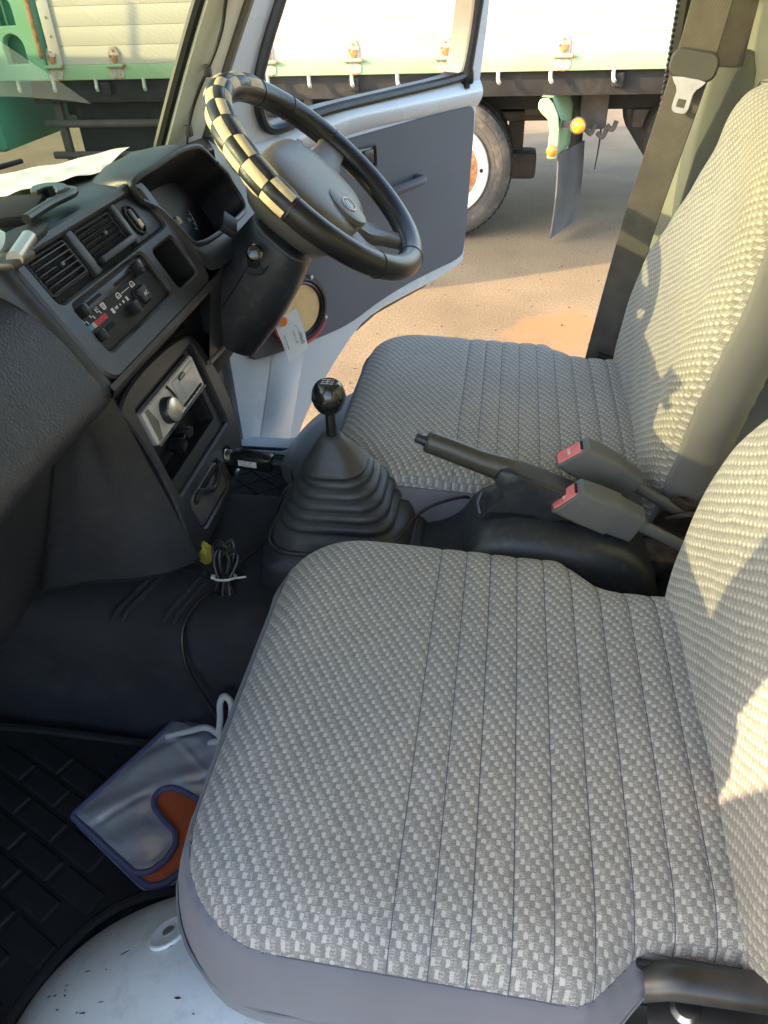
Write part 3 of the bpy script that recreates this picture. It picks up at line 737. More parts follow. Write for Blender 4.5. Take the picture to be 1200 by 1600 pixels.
# ---- passenger lower panel (glovebox side) and the side of the centre stack
def side(u, v):
    z = 1.080 + (.772-1.080)*v
    xb = -.456 + (.985-z)*.25
    xg = -.468 - .120*v; D_ = xb-xg
    zk = [(xb+.002, .748), (xb-.05*D_-.004, .732), (xb-.18*D_-.008, .713), (xb-.45*D_, .698), (xb-.75*D_, .686), (xg+.10*D_, .672), (xg, .652), (xg+.012, .62), (xg+.020, .55), (xg+.020, .40), (xg+.02, .15)]
    i = min(len(zk)-2, int(u*(len(zk)-1))); t = u*(len(zk)-1)-i
    a, b = zk[i], zk[i+1]
    return (a[0]+(b[0]-a[0])*t, a[1]+(b[1]-a[1])*t, z + .03*sst(.5, .75, u)*v)
m = MB()
pts = [[Vector(side(i/40, j/30)) for i in range(41)] for j in range(31)]
rows = [spline(r[::4], 6) for r in pts]
m.loft(rows, closed=False); lpn = m.obj('lower_panel', 'dash_leather', dash, smooth=60)
# parting line between glovebox door and stack side
MB().tube([Vector(side(.605, j/24)) + Vector((.0012, -.001, 0)) for j in range(1, 25)], .0014, 6).obj('parting_line', 'void', lpn)
# its lower return edge
m = MB(); last = rows[-1]; m.loft([last, [p + Vector((-.01, .004, -.012)) for p in last], [p + Vector((-.05, .02, -.012)) for p in last]], closed=False); m.obj('lower_panel_edge', 'dash_leather', dash)

# ---- centre stack bezel
def S(y, z, h=0): return Vector((-.456 + (.985-z)*.25, y, z)) + Vector((.970, 0, .2425))*h
outl = smooth_loop([(.745, 1.012), (.80, 1.024), (.90, 1.022), (.985, 1.010), (1.008, .985), (1.022, .93), (1.026, .89), (1.012, .83), (.990, .800), (.955, .779), (.85, .772), (.752, .772), (.742, .80), (.757, .845), (.762, .90), (.760, .95), (.750, .99)], 2)
H_din = rrect(.881, .927, .208, .134, .006)
H_ash = rrect(.848, .816, .118, .050, .012)
H_soc = rrect(.938, .812, .030, .05, .012)
m = MB(); m.plate(outl, [H_din, H_ash, H_soc], lambda a, b, h: S(a, b, .002+h), .03, .003); stk = m.obj('centre_bezel', 'bezel', dash)
# hidden right flank of the stack
m = MB(); rgt = [(.985, 1.010), (1.008, .985), (1.022, .93), (1.026, .89), (1.012, .83), (.990, .80), (.955, .779)]
m.loft([[S(a, b, -.02) for a, b in rgt], [S(a, b, -.02)+Vector((-.12, .0, 0)) for a, b in rgt]], closed=False); m.obj('stack_flank', 'dash', dash)
# tray on top of the stack
m = MB()
def tray(u, v):
    y = .755+.235*u; p = S(y, 1.020, 0); e = max(0, 1-abs(2*u-1)**6)
    return (p.x - .10*v, y, 1.020 - .022*e*math.sin(math.pi*min(1, v*1.15+.0))**.5 + .03*v)
m.grid(tray, 30, 12); m.obj('tray', 'dash_gloss', dash)
# storage cavity under the radio and inner liner
m = MB(); lo = rrect(.8745, .905, .184, .056, .004)
m.loft([[S(a, b, -.012) for a, b in lo], [S(a, b, -.11) for a, b in lo]], cap1=True); m.obj('storage_cavity', 'void', dash)
m = MB(); m.plate(rrect(.881, .927, .210, .136, .006), [rrect(.873, .9605, .183, .054, .003), rrect(.8745, .905, .182, .054, .004)], lambda a, b, h: S(a, b, -.008+h), .01, .001); m.obj('liner', 'black', dash)
# small lid with a curved finger grip
lidm = MB(); lidm.plate(rrect(.848, .816, .114, .046, .011), [], lambda a, b, h: S(a, b, .001+h), .01, .003); lid = lidm.obj('storage_lid', 'grey_trim', dash)
lid.data.materials[0] = MATS['lid_grey']
gp = [S(.800, .832, .003), S(.822, .836, .004), (S(.838, .826, .005)), S(.858, .818, .005), S(.880, .822, .005), S(.898, .834, .004)]
MB().tube(spline(gp, 6), .0042, 8).obj('finger_grip', 'dash_gloss', lid)
MB().box(S(.862, .832, .000), (.004, .060, .012), .002).obj('grip_hollow', 'black', lid)
# lighter socket pocket
m = MB(); so = rrect(.938, .812, .030, .05, .012); m.loft([[S(a, b, -.004) for a, b in so], [S(a, b, -.03) for a, b in so]], cap1=True); m.obj('socket_pocket', 'void', dash)
SM = frame(S(.938, .822, -.01), (0, 1, 0), (-.25, 0, .97))
MB().lathe([(.0115, .012), (.0125, .013), (.0135, .012), (.0135, -.01)], 20, SM).obj('lighter_socket', 'steel', dash)
MB().box(S(.937, .790, .003), (.006, .011, .018), .002, Matrix.Rotation(.25, 3, 'Y')).obj('socket_flap', 'steel', dash)
# ---- driver knee panel
def knee(u, v):
    y = 1.0 + .40*u; z = 1.080 - .125*v
    x = -.418 - .024*v - .02*math.sin(math.pi*u)*(1-v)
    return (x, y, z - (.0 + .025*u)*v)
m = MB(); m.grid(knee, 30, 14)
m.grid(lambda u, v: (knee(u, 1)[0]-.06*v, knee(u, 1)[1], knee(u, 1)[2]-.004*v), 30, 3); m.obj('knee_panel', 'dash', dash)
MB().tube([knee(u, 1) for u in np.linspace(0, 1, 20)], .004, 8).obj('knee_panel_edge', 'wheel_grey', dash)  # lighter tan than the panel: its sunlit bottom edge put into the colour
MB().box((-.56, 1.19, .985), (.18, .40, .20), .01).obj('knee_core', 'void', dash)  # near-black block added so the gap beside the column stays dark
# backing so that no daylight shows between dash parts
MB().box((-.63, .80, 1.085), (.20, 1.16, .14), .01).obj('dash_core', 'void', dash)
MB().box((-.57, .86, .90), (.20, .27, .27), .01).obj('stack_core', 'void', dash)

# ================================================================== car stereo
st = thing('car_stereo', 'silver car stereo with round volume knob in the black centre stack', 'car stereo', (-.45, .873, .96))
def Rr(y, z, h=0): return S(y, z, h)
m = MB(); m.plate(rrect(.8735, .9605, .178, .050, .005), [], lambda a, b, h: S(a, b, .004+h), .012, .002); m.obj('face', 'chrome', st)
MB().box(S(.8735, .936, .0035), (.006, .176, .003), .001, Matrix.Rotation(.245, 3, 'Y')).obj('trim_strip', 'steel', st)
# left knob section: plate edge arc
KM = frame(S(.838, .9595, .004), (0, 1, 0), (-.2425, 0, .97))
MB().lathe([(0, .015), (.0145, .015), (.0165, .0138), (.017, .010)], 36, KM).obj('volume_knob', 'spun', st)
MB().lathe([(.017, .011), (.0182, .009), (.0188, .002), (.0188, -.002)], 36, KM).obj('knob_skirt', 'dash_gloss', st)
arc = [S(.862 + .010*math.sin(math.pi*t), .983-.046*t, .0048) for t in np.linspace(0, 1, 14)]
MB().tube(arc, .0022, 6).obj('divider', 'dark_steel', st)
m = MB(); m.plate([(.790, .983), (.799, .983), (.808, .96), (.799, .939), (.790, .939)][::-1], [], lambda a, b, h: S(a, b, .0052+h), .002, .0004); m.obj('side_buttons', 'wheel_grey', st)
m = MB(); m.plate(rrect(.917, .9635, .078, .034, .003), [], lambda a, b, h: S(a, b, .0056+h), .003, .001); sc = m.obj('display', 'screen', st)
m = MB(); m.plate(rrect(.921, .9625, .050, .020, .001), [], lambda a, b, h: S(a, b, .0064+h), .001, .0003); m.obj('display_window', 'screen', st)
for k in range(6): MB().box(S(.886+.012*k, .9425, .006), (.003, .009, .004), .001, Matrix.Rotation(.245, 3, 'Y')).obj('preset_button', 'dark_steel', st)
m = MB(); m.plate(rrect(.908, .9765, .022, .006, .003), [], lambda a, b, h: S(a, b, .0068+h), .001, .0003); m.obj('badge', 'black', st)
text('badge_text', 'ALPINE', .0045, 'white_print', frame(S(.908, .9765, .0072), (0, 1, 0), (-.2425, 0, .97)), st)
# loose connectors in the cavity below
cn = thing('wire_connector', 'small black wire connectors lying in the slot below the stereo', 'connector', (-.44, .88, .885))
for (y, z, r) in ((.862, .893, .5), (.893, .899, -.2)):
    rot = Matrix.Rotation(r, 3, 'X')
    b = MB().box(S(y, z, -.022), (.024, .018, .013), .002, rot).obj('connector_body', 'dash_gloss', cn)
    MB().box(S(y, z, -.022)+Vector((.0, .004, .007)), (.018, .008, .003), .001, rot).obj('connector_latch', 'bezel', b)
MB().tube(spline([S(.862, .892, -.022), S(.875, .898, -.016), S(.893, .899, -.022), S(.91, .89, -.05)], 6), .0022, 6).obj('lead', 'cable', cn)
# ================================================================== steering wheel
WC = Vector((-.272, 1.138, 1.192)); WR = .1745; TR = .0185
TILT = R_(42.2)
wa = Vector((math.cos(TILT), 0, -math.sin(TILT))); wb = Vector((0, 1, 0)); wnn = Vector((math.sin(TILT), 0, math.cos(TILT)))
WM = Matrix(((wa.x, wb.x, wnn.x, WC.x), (wa.y, wb.y, wnn.y, WC.y), (wa.z, wb.z, wnn.z, WC.z), (0, 0, 0, 1)))
sw = thing('steering_wheel', 'grey steering wheel with black and beige checkered rim cover', 'steering wheel', tuple(WC))
def rimp(t, p, r): return WM @ Vector(((WR + r*math.cos(p))*math.cos(t), (WR + r*math.cos(p))*math.sin(t), r*math.sin(p)))
m = MB(); m.loft([[rimp(2*math.pi*i/120, 2*math.pi*k/24, TR) for k in range(24)] for i in range(120)], wrap=True); rim = m.obj('rim', 'leather', sw)
# stitched seam inside the rim
MB().tube([rimp(2*math.pi*i/120, R_(200), TR+.0002) for i in range(120)], .0012, 6, closed=True).obj('seam', 'black', rim)
# rings where the cover sections meet
for t in (150, 269, 2, 100, 128, 318):
    MB().tube([rimp(R_(t), 2*math.pi*k/24, TR+.0003) for k in range(24)], .0007, 6, closed=True).obj('cover_joint', 'black', rim)
# checker patches on the outer half of the rim
def patch(t0, t1, p0, p1, material):
    m = MB(); n = 4
    def fn(u, v):
        e = min(1, 4*min(u, 1-u, v, 1-v)*2.2)
        e = math.sqrt(max(0, 1-(1-min(1, e))**2))
        return rimp(t0+(t1-t0)*u, p0+(p1-p0)*v, TR + .0003 + .0016*e)
    m.grid(fn, n, n); return m.obj('checker_patch', material, rim, smooth=70)
g = R_(.25)
def section(a0, a1, n, rows=5):
    dt = (a1-a0)/n; dp = R_(46)
    for i in range(n):
        for k in range(rows):
            c = 'patch_beige' if (i+k) % 2 == 0 else 'patch_black'
            p0 = R_(-98) + k*dp
            patch(R_(a0)+R_(dt)*i+g, R_(a0)+R_(dt)*(i+1)-g, p0+R_(1.2), p0+dp-R_(1.2), c)
section(152, 268, 10)
section(3, 99, 8, 2)
# airbag pad: lofted rounded block
def padring(hw, hh, z, sh=0, r=.4):
    pts = []
    for k in range(48):
        a = 2*math.pi*k/48; c, s = math.cos(a), math.sin(a); n = 3.2
        rr = (abs(c)**n + abs(s)**n)**(-1/n)
        pts.append(WM @ Vector((rr*c*hh + sh, rr*s*hw*(1-.12*(c > 0)*c), z)))
    return pts
m = MB(); m.loft([padring(.060, .052, -.085), padring(.084, .072, -.078), padring(.098, .084, -.060), padring(.102, .088, -.040), padring(.101, .087, -.022), padring(.095, .081, -.010), padring(.080, .068, -.003), padring(.055, .048, .0005), padring(.028, .024, .002), padring(.004, .004, .0022)], cap0=True, cap1=True)
pad = m.obj('airbag_pad', 'wheel_grey', sw, smooth=60)
# crease line round the pad
MB().tube(padring(.1025, .0885, -.045), .0011, 6, closed=True).obj('pad_seam', 'black', pad)
# horn emblem: oval boss with chrome ring and ribbed centre
EM = WM @ Matrix.Translation((.052, -.020, .0005)) @ Matrix.Rotation(R_(90), 4, 'Z')
m = MB(); m.lathe([(0, .004), (.8, .0038), (.96, .002), (1.0, -.006)], 32, EM @ Matrix.Diagonal((.030, .036, 1, 1))); m.obj('emblem_boss', 'wheel_grey', pad)
m = MB(); m.tube([EM @ Vector((.0165*math.cos(a), .0115*math.sin(a), .0048)) for a in np.linspace(0, 2*math.pi, 36, endpoint=False)], .0016, 8, closed=True); em = m.obj('emblem_ring', 'chrome', pad)
m = MB(); m.lathe([(0, .0052), (.9, .0046), (1, .004)], 28, EM @ Matrix.Diagonal((.0150, .0100, 1, 1))); m.obj('emblem_plate', 'dash_gloss', pad)
m = MB()
for k in range(-3, 4): m.tube([EM @ Vector((-.011*math.sqrt(1-(k/4.2)**2), k*.0024, .0054)), EM @ Vector((.011*math.sqrt(1-(k/4.2)**2), k*.0024, .0054))], .0005, 5)
m.obj('emblem_mark', 'steel', pad)
text('airbag_mark', 'A', .016, 'grey_print', WM @ Matrix.Translation((-.028, .040, .0006)) @ Matrix.Rotation(R_(-75), 4, 'Z'), pad)
MB().box((0, 0, 0), (.010, .045, .004), .0018).obj('horn_groove', 'dash_gloss', pad, WM @ Matrix.Translation((-.052, .048, -.004)) @ Matrix.Rotation(R_(24), 4, 'Z'))
# spokes
def spoke(t, w0, w1, z0):
    m = MB(); d = Vector((math.cos(t), math.sin(t), 0)); n = Vector((-math.sin(t), math.cos(t), 0)); rings = []
    for r, w, z, h in ((.07, w0, z0, .030), (.105, w0*.9, z0*.9, .024), (.135, w1, z0*.55, .018), (.172, w1, -.004, .014)):
        c = d*r + Vector((0, 0, z)); rings.append([WM @ (c + n*a*w + Vector((0, 0, b*h))) for a, b in ((-.5, .1), (-.42, .45), (0, .5), (.42, .45), (.5, .1), (.42, -.45), (0, -.5), (-.42, -.45))])
    m.loft(rings, cap0=True, cap1=True); m.obj('spoke', 'wheel_grey', sw, smooth=60)
spoke(R_(97), .07, .050, -.024); spoke(R_(263), .07, .050, -.024); spoke(R_(20), .05, .034, -.034); spoke(R_(-20), .05, .034, -.034)
MB().lathe([(.052, -.085), (.050, -.10), (.040, -.115)], 32, WM).obj('hub_base', 'dash_gloss', sw)
sk = MB(); sk.lathe([(0, .003), (.005, .0025), (.006, -.003)], 14, WM @ Matrix.Translation((.086, -.042, -.055)) @ Matrix.Rotation(R_(75), 4, 'Y')); sk.obj('pad_screw', 'black', sw)

# ================================================================== steering column with stalks
col = thing('steering_column', 'dark plastic steering column cover with stalk switches below the wheel', 'steering column', tuple(WC - wnn*.2))
def colring(d, w, h, sh=0):
    P = rrect(0, 0, h, w, min(w, h)*.36, 6); return [WM @ Vector((a + sh, b, -d)) for a, b in P]
m = MB(); m.loft([colring(.098, .100, .086, .002), colring(.102, .112, .100, .004), colring(.115, .120, .110, .006), colring(.16, .132, .126, .010), colring(.22, .142, .140, .012), colring(.29, .150, .148, .010)], cap0=True, cap1=True)
cs = m.obj('column_cover', 'console', col, smooth=50)
MB().tube(colring(.104, .1135, .1015, .004), .0016, 6, closed=True).obj('cover_edge', 'wheel_grey', cs)
MB().tube([WM @ Vector((-.01, -.0675, -.13)), WM @ Vector((-.005, -.0715, -.19)), WM @ Vector((0, -.075, -.27))], .0012, 6).obj('cover_split', 'black', cs)
# light switch stalk reaching towards the cluster and wiper stalk towards the camera
def stalk(pts, radii, material, knob=None):
    a = MB().tube(spline([WM @ Vector(p) for p in pts], 5), [radii[0]+(radii[-1]-radii[0])*i/(5*(len(pts)-1)) for i in range(5*(len(pts)-1)+1)], 12).obj('stalk', material, col); return a
lv = MB(); lv.box((0, 0, 0), (.024, .040, .013), .003); lv.obj('stalk', 'black', col, WM @ Matrix.Translation((-.064, -.072, -.122)) @ Matrix.Rotation(R_(20), 4, 'Z'))
s1 = stalk([(-.005, -.055, -.150), (-.008, -.085, -.128), (-.010, -.108, -.112)], [.011, .010], 'dash_gloss')
MB().lathe([(.012, 0), (.0128, .006), (.0125, .018), (.010, .024), (.0, .027)], 18, WM @ Matrix.Translation((-.010, -.106, -.1135)) @ Matrix.Rotation(R_(62), 4, 'X')).obj('stalk_knob', 'knob', s1)
MB().lathe([(.017, 0), (.021, .002), (.022, -.006)], 20, WM @ Matrix.Translation((-.004, -.064, -.143)) @ Matrix.Rotation(R_(70), 4, 'X')).obj('stalk_collar', 'black', col)
# ================================================================== driver's door, swung open
DH = Vector((-.62, 1.465, 0)); dd = Vector((.611, .791, 0)).normalized(); dn = Vector((.791, -.611, 0))
def D(s, z, h=0):
    # slight tumblehome above the belt line
    t = max(0, z-1.15)*.10
    return DH + dd*s + dn*(h + t) + Vector((0, 0, z))
door = thing('car_door', 'open driver door with pale paint, grey door card and wound-up window', 'car door', tuple(DH + Vector((0, 0, .45))))
outer = [(.0, .43), (.0, .72), (.005, 1.02), (.02, 1.16), (.055, 1.24), (.135, 1.40), (.245, 1.60), (.30, 1.665), (.36, 1.685), (.74, 1.69), (.80, 1.675), (.825, 1.62), (.842, 1.36), (.835, 1.20), (.815, .95), (.800, .775), (.790, .757), (.70, .738), (.574, .728), (.46, .716), (.39, .69), (.305, .622), (.24, .56), (.19, .50), (.150, .43), (.135, .41), (.02, .41)]
win = [(.205, 1.178), (.30, 1.197), (.50, 1.204), (.745, 1.212), (.768, 1.222), (.785, 1.36), (.778, 1.60), (.755, 1.635), (.40, 1.635), (.345, 1.61), (.25, 1.44), (.165, 1.29), (.155, 1.235), (.168, 1.185)]
m = MB(); m.plate(smooth_loop(outer, 1), [smooth_loop(win, 1)], lambda a, b, h: D(a, b, .03+h), .035, .006)
frm = m.obj('door_frame', 'paint_door', door)
# outer skin
m = MB(); m.plate(smooth_loop(outer, 1), [smooth_loop(win, 1)], lambda a, b, h: D(a, b, -.022+h), .010, .004, back=True); m.obj('outer_skin', 'paint_white', door)
m = MB(); lo = smooth_loop(outer, 1); m.loft([[D(a, b, .0) for a, b in lo], [D(a, b, -.024) for a, b in lo]]); m.obj('door_edge', 'paint_door', door)
wl2 = [(.46+(a-.46)*.987, 1.40+(b-1.40)*.985) for a, b in smooth_loop(win, 1)]; m = MB(); m.loft([[D(a, b, .033) for a, b in wl2], [D(a, b, -.026) for a, b in wl2]]); m.obj('window_reveal', 'rubber_seal', door)
# belt roll: rounded painted ridge under the window
def belt(u, v):
    s = .10 + .725*u; zt = 1.160 + .036*sst(.12, .42, s) + .006*u; zb = 1.118+.026*sst(.05, .5, s)*1.0; a = math.pi*v
    z = zt + (zb-zt)*v; return D(s, z, .034 + .014*math.sin(a))
m = MB(); m.grid(belt, 40, 10); m.obj('belt_ridge', 'paint_door', frm)
# black window seal and rear channel
wls = [D(a, b, .036) for a, b in smooth_loop(win, 2)]
MB().tube(wls, .0105, 8, closed=True).obj('window_seal', 'rubber_seal', frm)
MB().tube([D(.768, 1.19, .040), D(.788, 1.36, .040), D(.782, 1.60, .040)], .009, 8).obj('window_channel', 'rubber_seal', frm)
MB().box(D(.775, 1.213, .036), (.03, .03, .03), .006).obj('channel_foot', 'rubber_seal', frm)
m = MB()
bm_ = smooth_loop(win, 1); ctr = Vector((.46, 1.40))
m.add([D(a, b, .01) for a, b in bm_] + [D(ctr.x, ctr.y, .01)], [(i, (i+1) % len(bm_), len(bm_)) for i in range(len(bm_))]); m.obj('window_glass', 'side_glass', door, smooth=0)
# door card
card = [(.045, .725), (.035, .90), (.05, 1.085), (.10, 1.115), (.30, 1.13), (.56, 1.142), (.78, 1.150), (.808, 1.143), (.812, 1.12), (.800, .95), (.788, .80), (.772, .778), (.68, .772), (.56, .762), (.45, .742), (.36, .716), (.25, .712), (.10, .716)]
m = MB(); m.plate(smooth_loop(card, 2), [rrect(.435, 1.088, .062, .044, .006)], lambda a, b, h: D(a, b, .040+h), .01, .003); cardo = m.obj('door_card', 'door_card', door)
# latch handle recess
m = MB(); m.plate(rrect(.435, 1.088, .070, .052, .008), [rrect(.435, 1.088, .058, .040, .005)], lambda a, b, h: D(a, b, .043+h), .012, .002); lh = m.obj('latch_frame', 'dash_gloss', cardo)
MB().add([D(.405, 1.066, .030), D(.465, 1.066, .030), D(.465, 1.11, .030), D(.405, 1.11, .030)], [(0, 1, 2, 3)]).obj('latch_well', 'void', lh)
MR = Matrix((tuple((dd.x, dn.x, 0)), (dd.y, dn.y, 0), (0, 0, 1)))
MB().box(D(.445, 1.088, .038), (.030, .008, .030), .003, MR).obj('latch_lever', 'dash_gloss', lh)
# pull grip
gpts = [D(.475, 1.005, .042), D(.482, 1.008, .062), D(.52, 1.013, .072), D(.575, 1.018, .074), D(.592, 1.018, .066), D(.596, 1.017, .042)]
MB().tube(spline(gpts, 6), .0105, 10).obj('pull_grip', 'door_card', cardo)
# speaker hole: exposed tan cone in a black ring with a screw and a red gasket
SP = frame(D(.205, .80, .045), tuple(dd), (0, 0, 1)); 
sp = MB().lathe([(.0, -.030), (.016, -.028), (.018, -.022), (.052, -.004), (.058, -.002)], 40, SP).obj('speaker_cone', 'speaker_cone', door)
MB().lathe([(.057, -.004), (.062, .004), (.067, .001), (.070, .005), (.076, .004), (.080, -.002), (.080, -.006)], 40, SP).obj('speaker_ring', 'rubber_seal', sp)
MB().tube([SP @ Vector((.083*math.cos(R_(a)), .083*math.sin(R_(a)), -.001)) for a in range(195, 330, 6)], .0045, 8).obj('red_gasket', 'red_print', sp)
for a in (-28, 62, 152, 242):
    MB().lathe([(0, .004), (.0045, .003), (.006, -.002)], 12, SP @ Matrix.Translation((.078*math.cos(R_(a)), .078*math.sin(R_(a)), .004))).obj('screw', 'steel', sp)
# hinge arms between the pillar and the door
for z in (.62, 1.02): MB().box(tuple(DH + Vector((-.015, -.03, z))), (.05, .06, .05), .008).obj('hinge', 'paint_door', door)
# rubber edge strip at the wheel arch cut-out
MB().tube([D(a, b, .005) for a, b in ((.66, .731), (.574, .722), (.47, .709), (.40, .684))], .010, 8).obj('arch_strip', 'rubber_seal', door)
# drain bump and reflections come from shaped lower metal: shallow swage
m = MB(); m.grid(lambda u, v: D(.03+.10*u+.09*v, .45+.26*v, .031+.012*math.sin(math.pi*u)*math.sin(math.pi*v)), 12, 16); m.obj('lower_swage', 'paint_door', frm)
# paper tag hung on the speaker
tg = thing('paper_tag', 'white printed paper tag with black numbers hanging beside the door speaker', 'tag', tuple(D(.15, .72, .06)))
TGM = frame(D(.150, .765, .075), (dd*.97 + Vector((0, 0, .25))), (dd*-.33 + Vector((0, 0, .94))))
m = MB(); m.grid(lambda u, v: TGM @ Vector((-.031+.062*u, -.055+.110*v, .010*math.sin(1.6*v)*(u-.3)+.004*math.sin(3*v))), 8, 12); tgp = m.obj('tag_sheet', 'label_paper', tg)
TT = lambda x, y, a=90: TGM @ Matrix.Translation((x, y, .0075)) @ Matrix.Rotation(R_(a), 4, 'Z')
text('tag_number', 'JBC000645', .0115, 'ink', TT(.019, -.006, -90), tg)
text('tag_line', 'A  5 3  12  86', .006, 'ink', TT(.004, -.004, -90), tg)
text('tag_line', '2024 10 12 4538021', .0048, 'ink', TT(-.022, -.004, -90), tg)
m = MB(); m.lathe([(0, .0), (.011, 0)], 20, TT(-.012, .046, 0)); m.obj('tag_red_dot', 'orange_lens', tg)

# ================================================================== passenger door, open beside the camera (mirror of the driver's)
pd = thing('car_door', 'open passenger door on the near side, beside the camera and out of frame', 'car door', (DH.x, 1.56-DH.y, .45))
MIR = Matrix.Translation((0, .78, 0)) @ Matrix.Diagonal((1, -1, 1, 1)) @ Matrix.Translation((0, -.78, 0))
for ch_ in list(door.children):
    if ch_.name.split('.')[0] in ('speaker_cone', 'hinge'): continue
    c_ = ch_.copy(); scene.collection.objects.link(c_); c_.parent = pd; c_.matrix_parent_inverse = Matrix.Translation(pd.location).inverted(); c_.matrix_basis = MIR @ ch_.matrix_basis
pd.rotation_euler.z = R_(-35)
# ================================================================== seats
def poly_dist(P, loop):
    L = np.array(loop); A = L; B = np.roll(L, -1, 0); d = B-A
    t = np.clip(((P[:, None]-A[None])*d[None]).sum(2)/np.maximum((d*d).sum(1), 1e-12)[None], 0, 1)
    q = A[None]+d[None]*t[..., None]; return np.sqrt(((P[:, None]-q)**2).sum(2)).min(1)
def pad_part(name, x0, x1, hwn, hwf, top, roll, drop, seams, material, parent, M, nx=230, ny=64, sdepth=.0022, crown=.0, wr=.0, cross=None):
    xs = np.linspace(x0, x1, nx); P = []; 
    for x in xs:
        a, b = -hwn(x), hwf(x)
        for j in range(ny): P.append((x, a+(b-a)*j/(ny-1)))
    P = np.array(P)
    loop = [(x, -hwn(x)) for x in xs[::3]] + [(x1, y) for y in np.linspace(-hwn(x1), hwf(x1), 20)[1:-1]] + [(x, hwf(x)) for x in xs[::-1][::3]] + [(x0, y) for y in np.linspace(hwf(x0), -hwn(x0), 20)[1:-1]]
    d = poly_dist(P, loop)
    k = np.clip((roll-d)/roll, 0, 1); z = top - drop*(1-np.sqrt(np.clip(1-k**2, 0, 1)))
    ymax = np.abs(P[:, 1]).max(); z += crown*(1-(P[:, 1]/ymax)**2)
    if cross is not None: z += np.array([cross(x, y) for x, y in P])
    for s in seams:
        dx = (P[:, 0]-s); fade = np.clip(d/.012, .25, 1)
        z -= sdepth*np.exp(-(dx/.0022)**2)*fade; z -= sdepth*.55*np.exp(-(dx/.008)**2)*fade
    z += wr*(np.sin(P[:, 0]*37+P[:, 1]*11)*np.sin(P[:, 1]*29-P[:, 0]*7) + .6*np.sin(P[:, 0]*71-P[:, 1]*43))
    F_ = [(i*ny+j, (i+1)*ny+j, (i+1)*ny+j+1, i*ny+j+1) for i in range(nx-1) for j in range(ny-1)]
    m = MB(); m.add(np.column_stack([P, z]), F_)
    o = m.obj(name, material, parent, M, smooth=80)
    G = np.column_stack([P, z]).reshape(nx, ny, 3)
    edge = [tuple(G[i, 0]) for i in range(nx)] + [tuple(G[nx-1, j]) for j in range(1, ny)] + [tuple(G[i, ny-1]) for i in range(nx-2, -1, -1)] + [tuple(G[0, j]) for j in range(ny-2, 0, -1)]
    return o, edge, G
def skirt(name, edge, rows, material, parent, M, step=2):
    """side band: edge loop carried through (outward, down) rows"""
    E_ = [Vector(e) for e in edge][::step]; n = len(E_)
    out = []
    for i in range(n):
        t = (E_[(i+1) % n]-E_[i-1]); t.z = 0; t.normalize(); out.append(Vector((t.y, -t.x, 0)))
    # smooth outward normals
    for _ in range(6): out = [((out[i-1]+out[i]*2+out[(i+1) % n])).normalized() for i in range(n)]
    m = MB(); rings = []
    for k, (o_, dz) in enumerate(rows):
        r = []
        for i in range(n):
            w = (.0012*math.sin(i*.11+k*1.3) + .0010*math.sin(i*.37-k*.9)*math.sin(i*.043+1))*min(1, k*.5)
            zz = dz(E_[i]) if callable(dz) else dz
            p = E_[i] + out[i]*(o_ + w); p.z = E_[i].z + zz
            r.append(tuple(p))
        rings.append(r)
    m.loft(rings); return m.obj(name, material, parent, M, smooth=60)

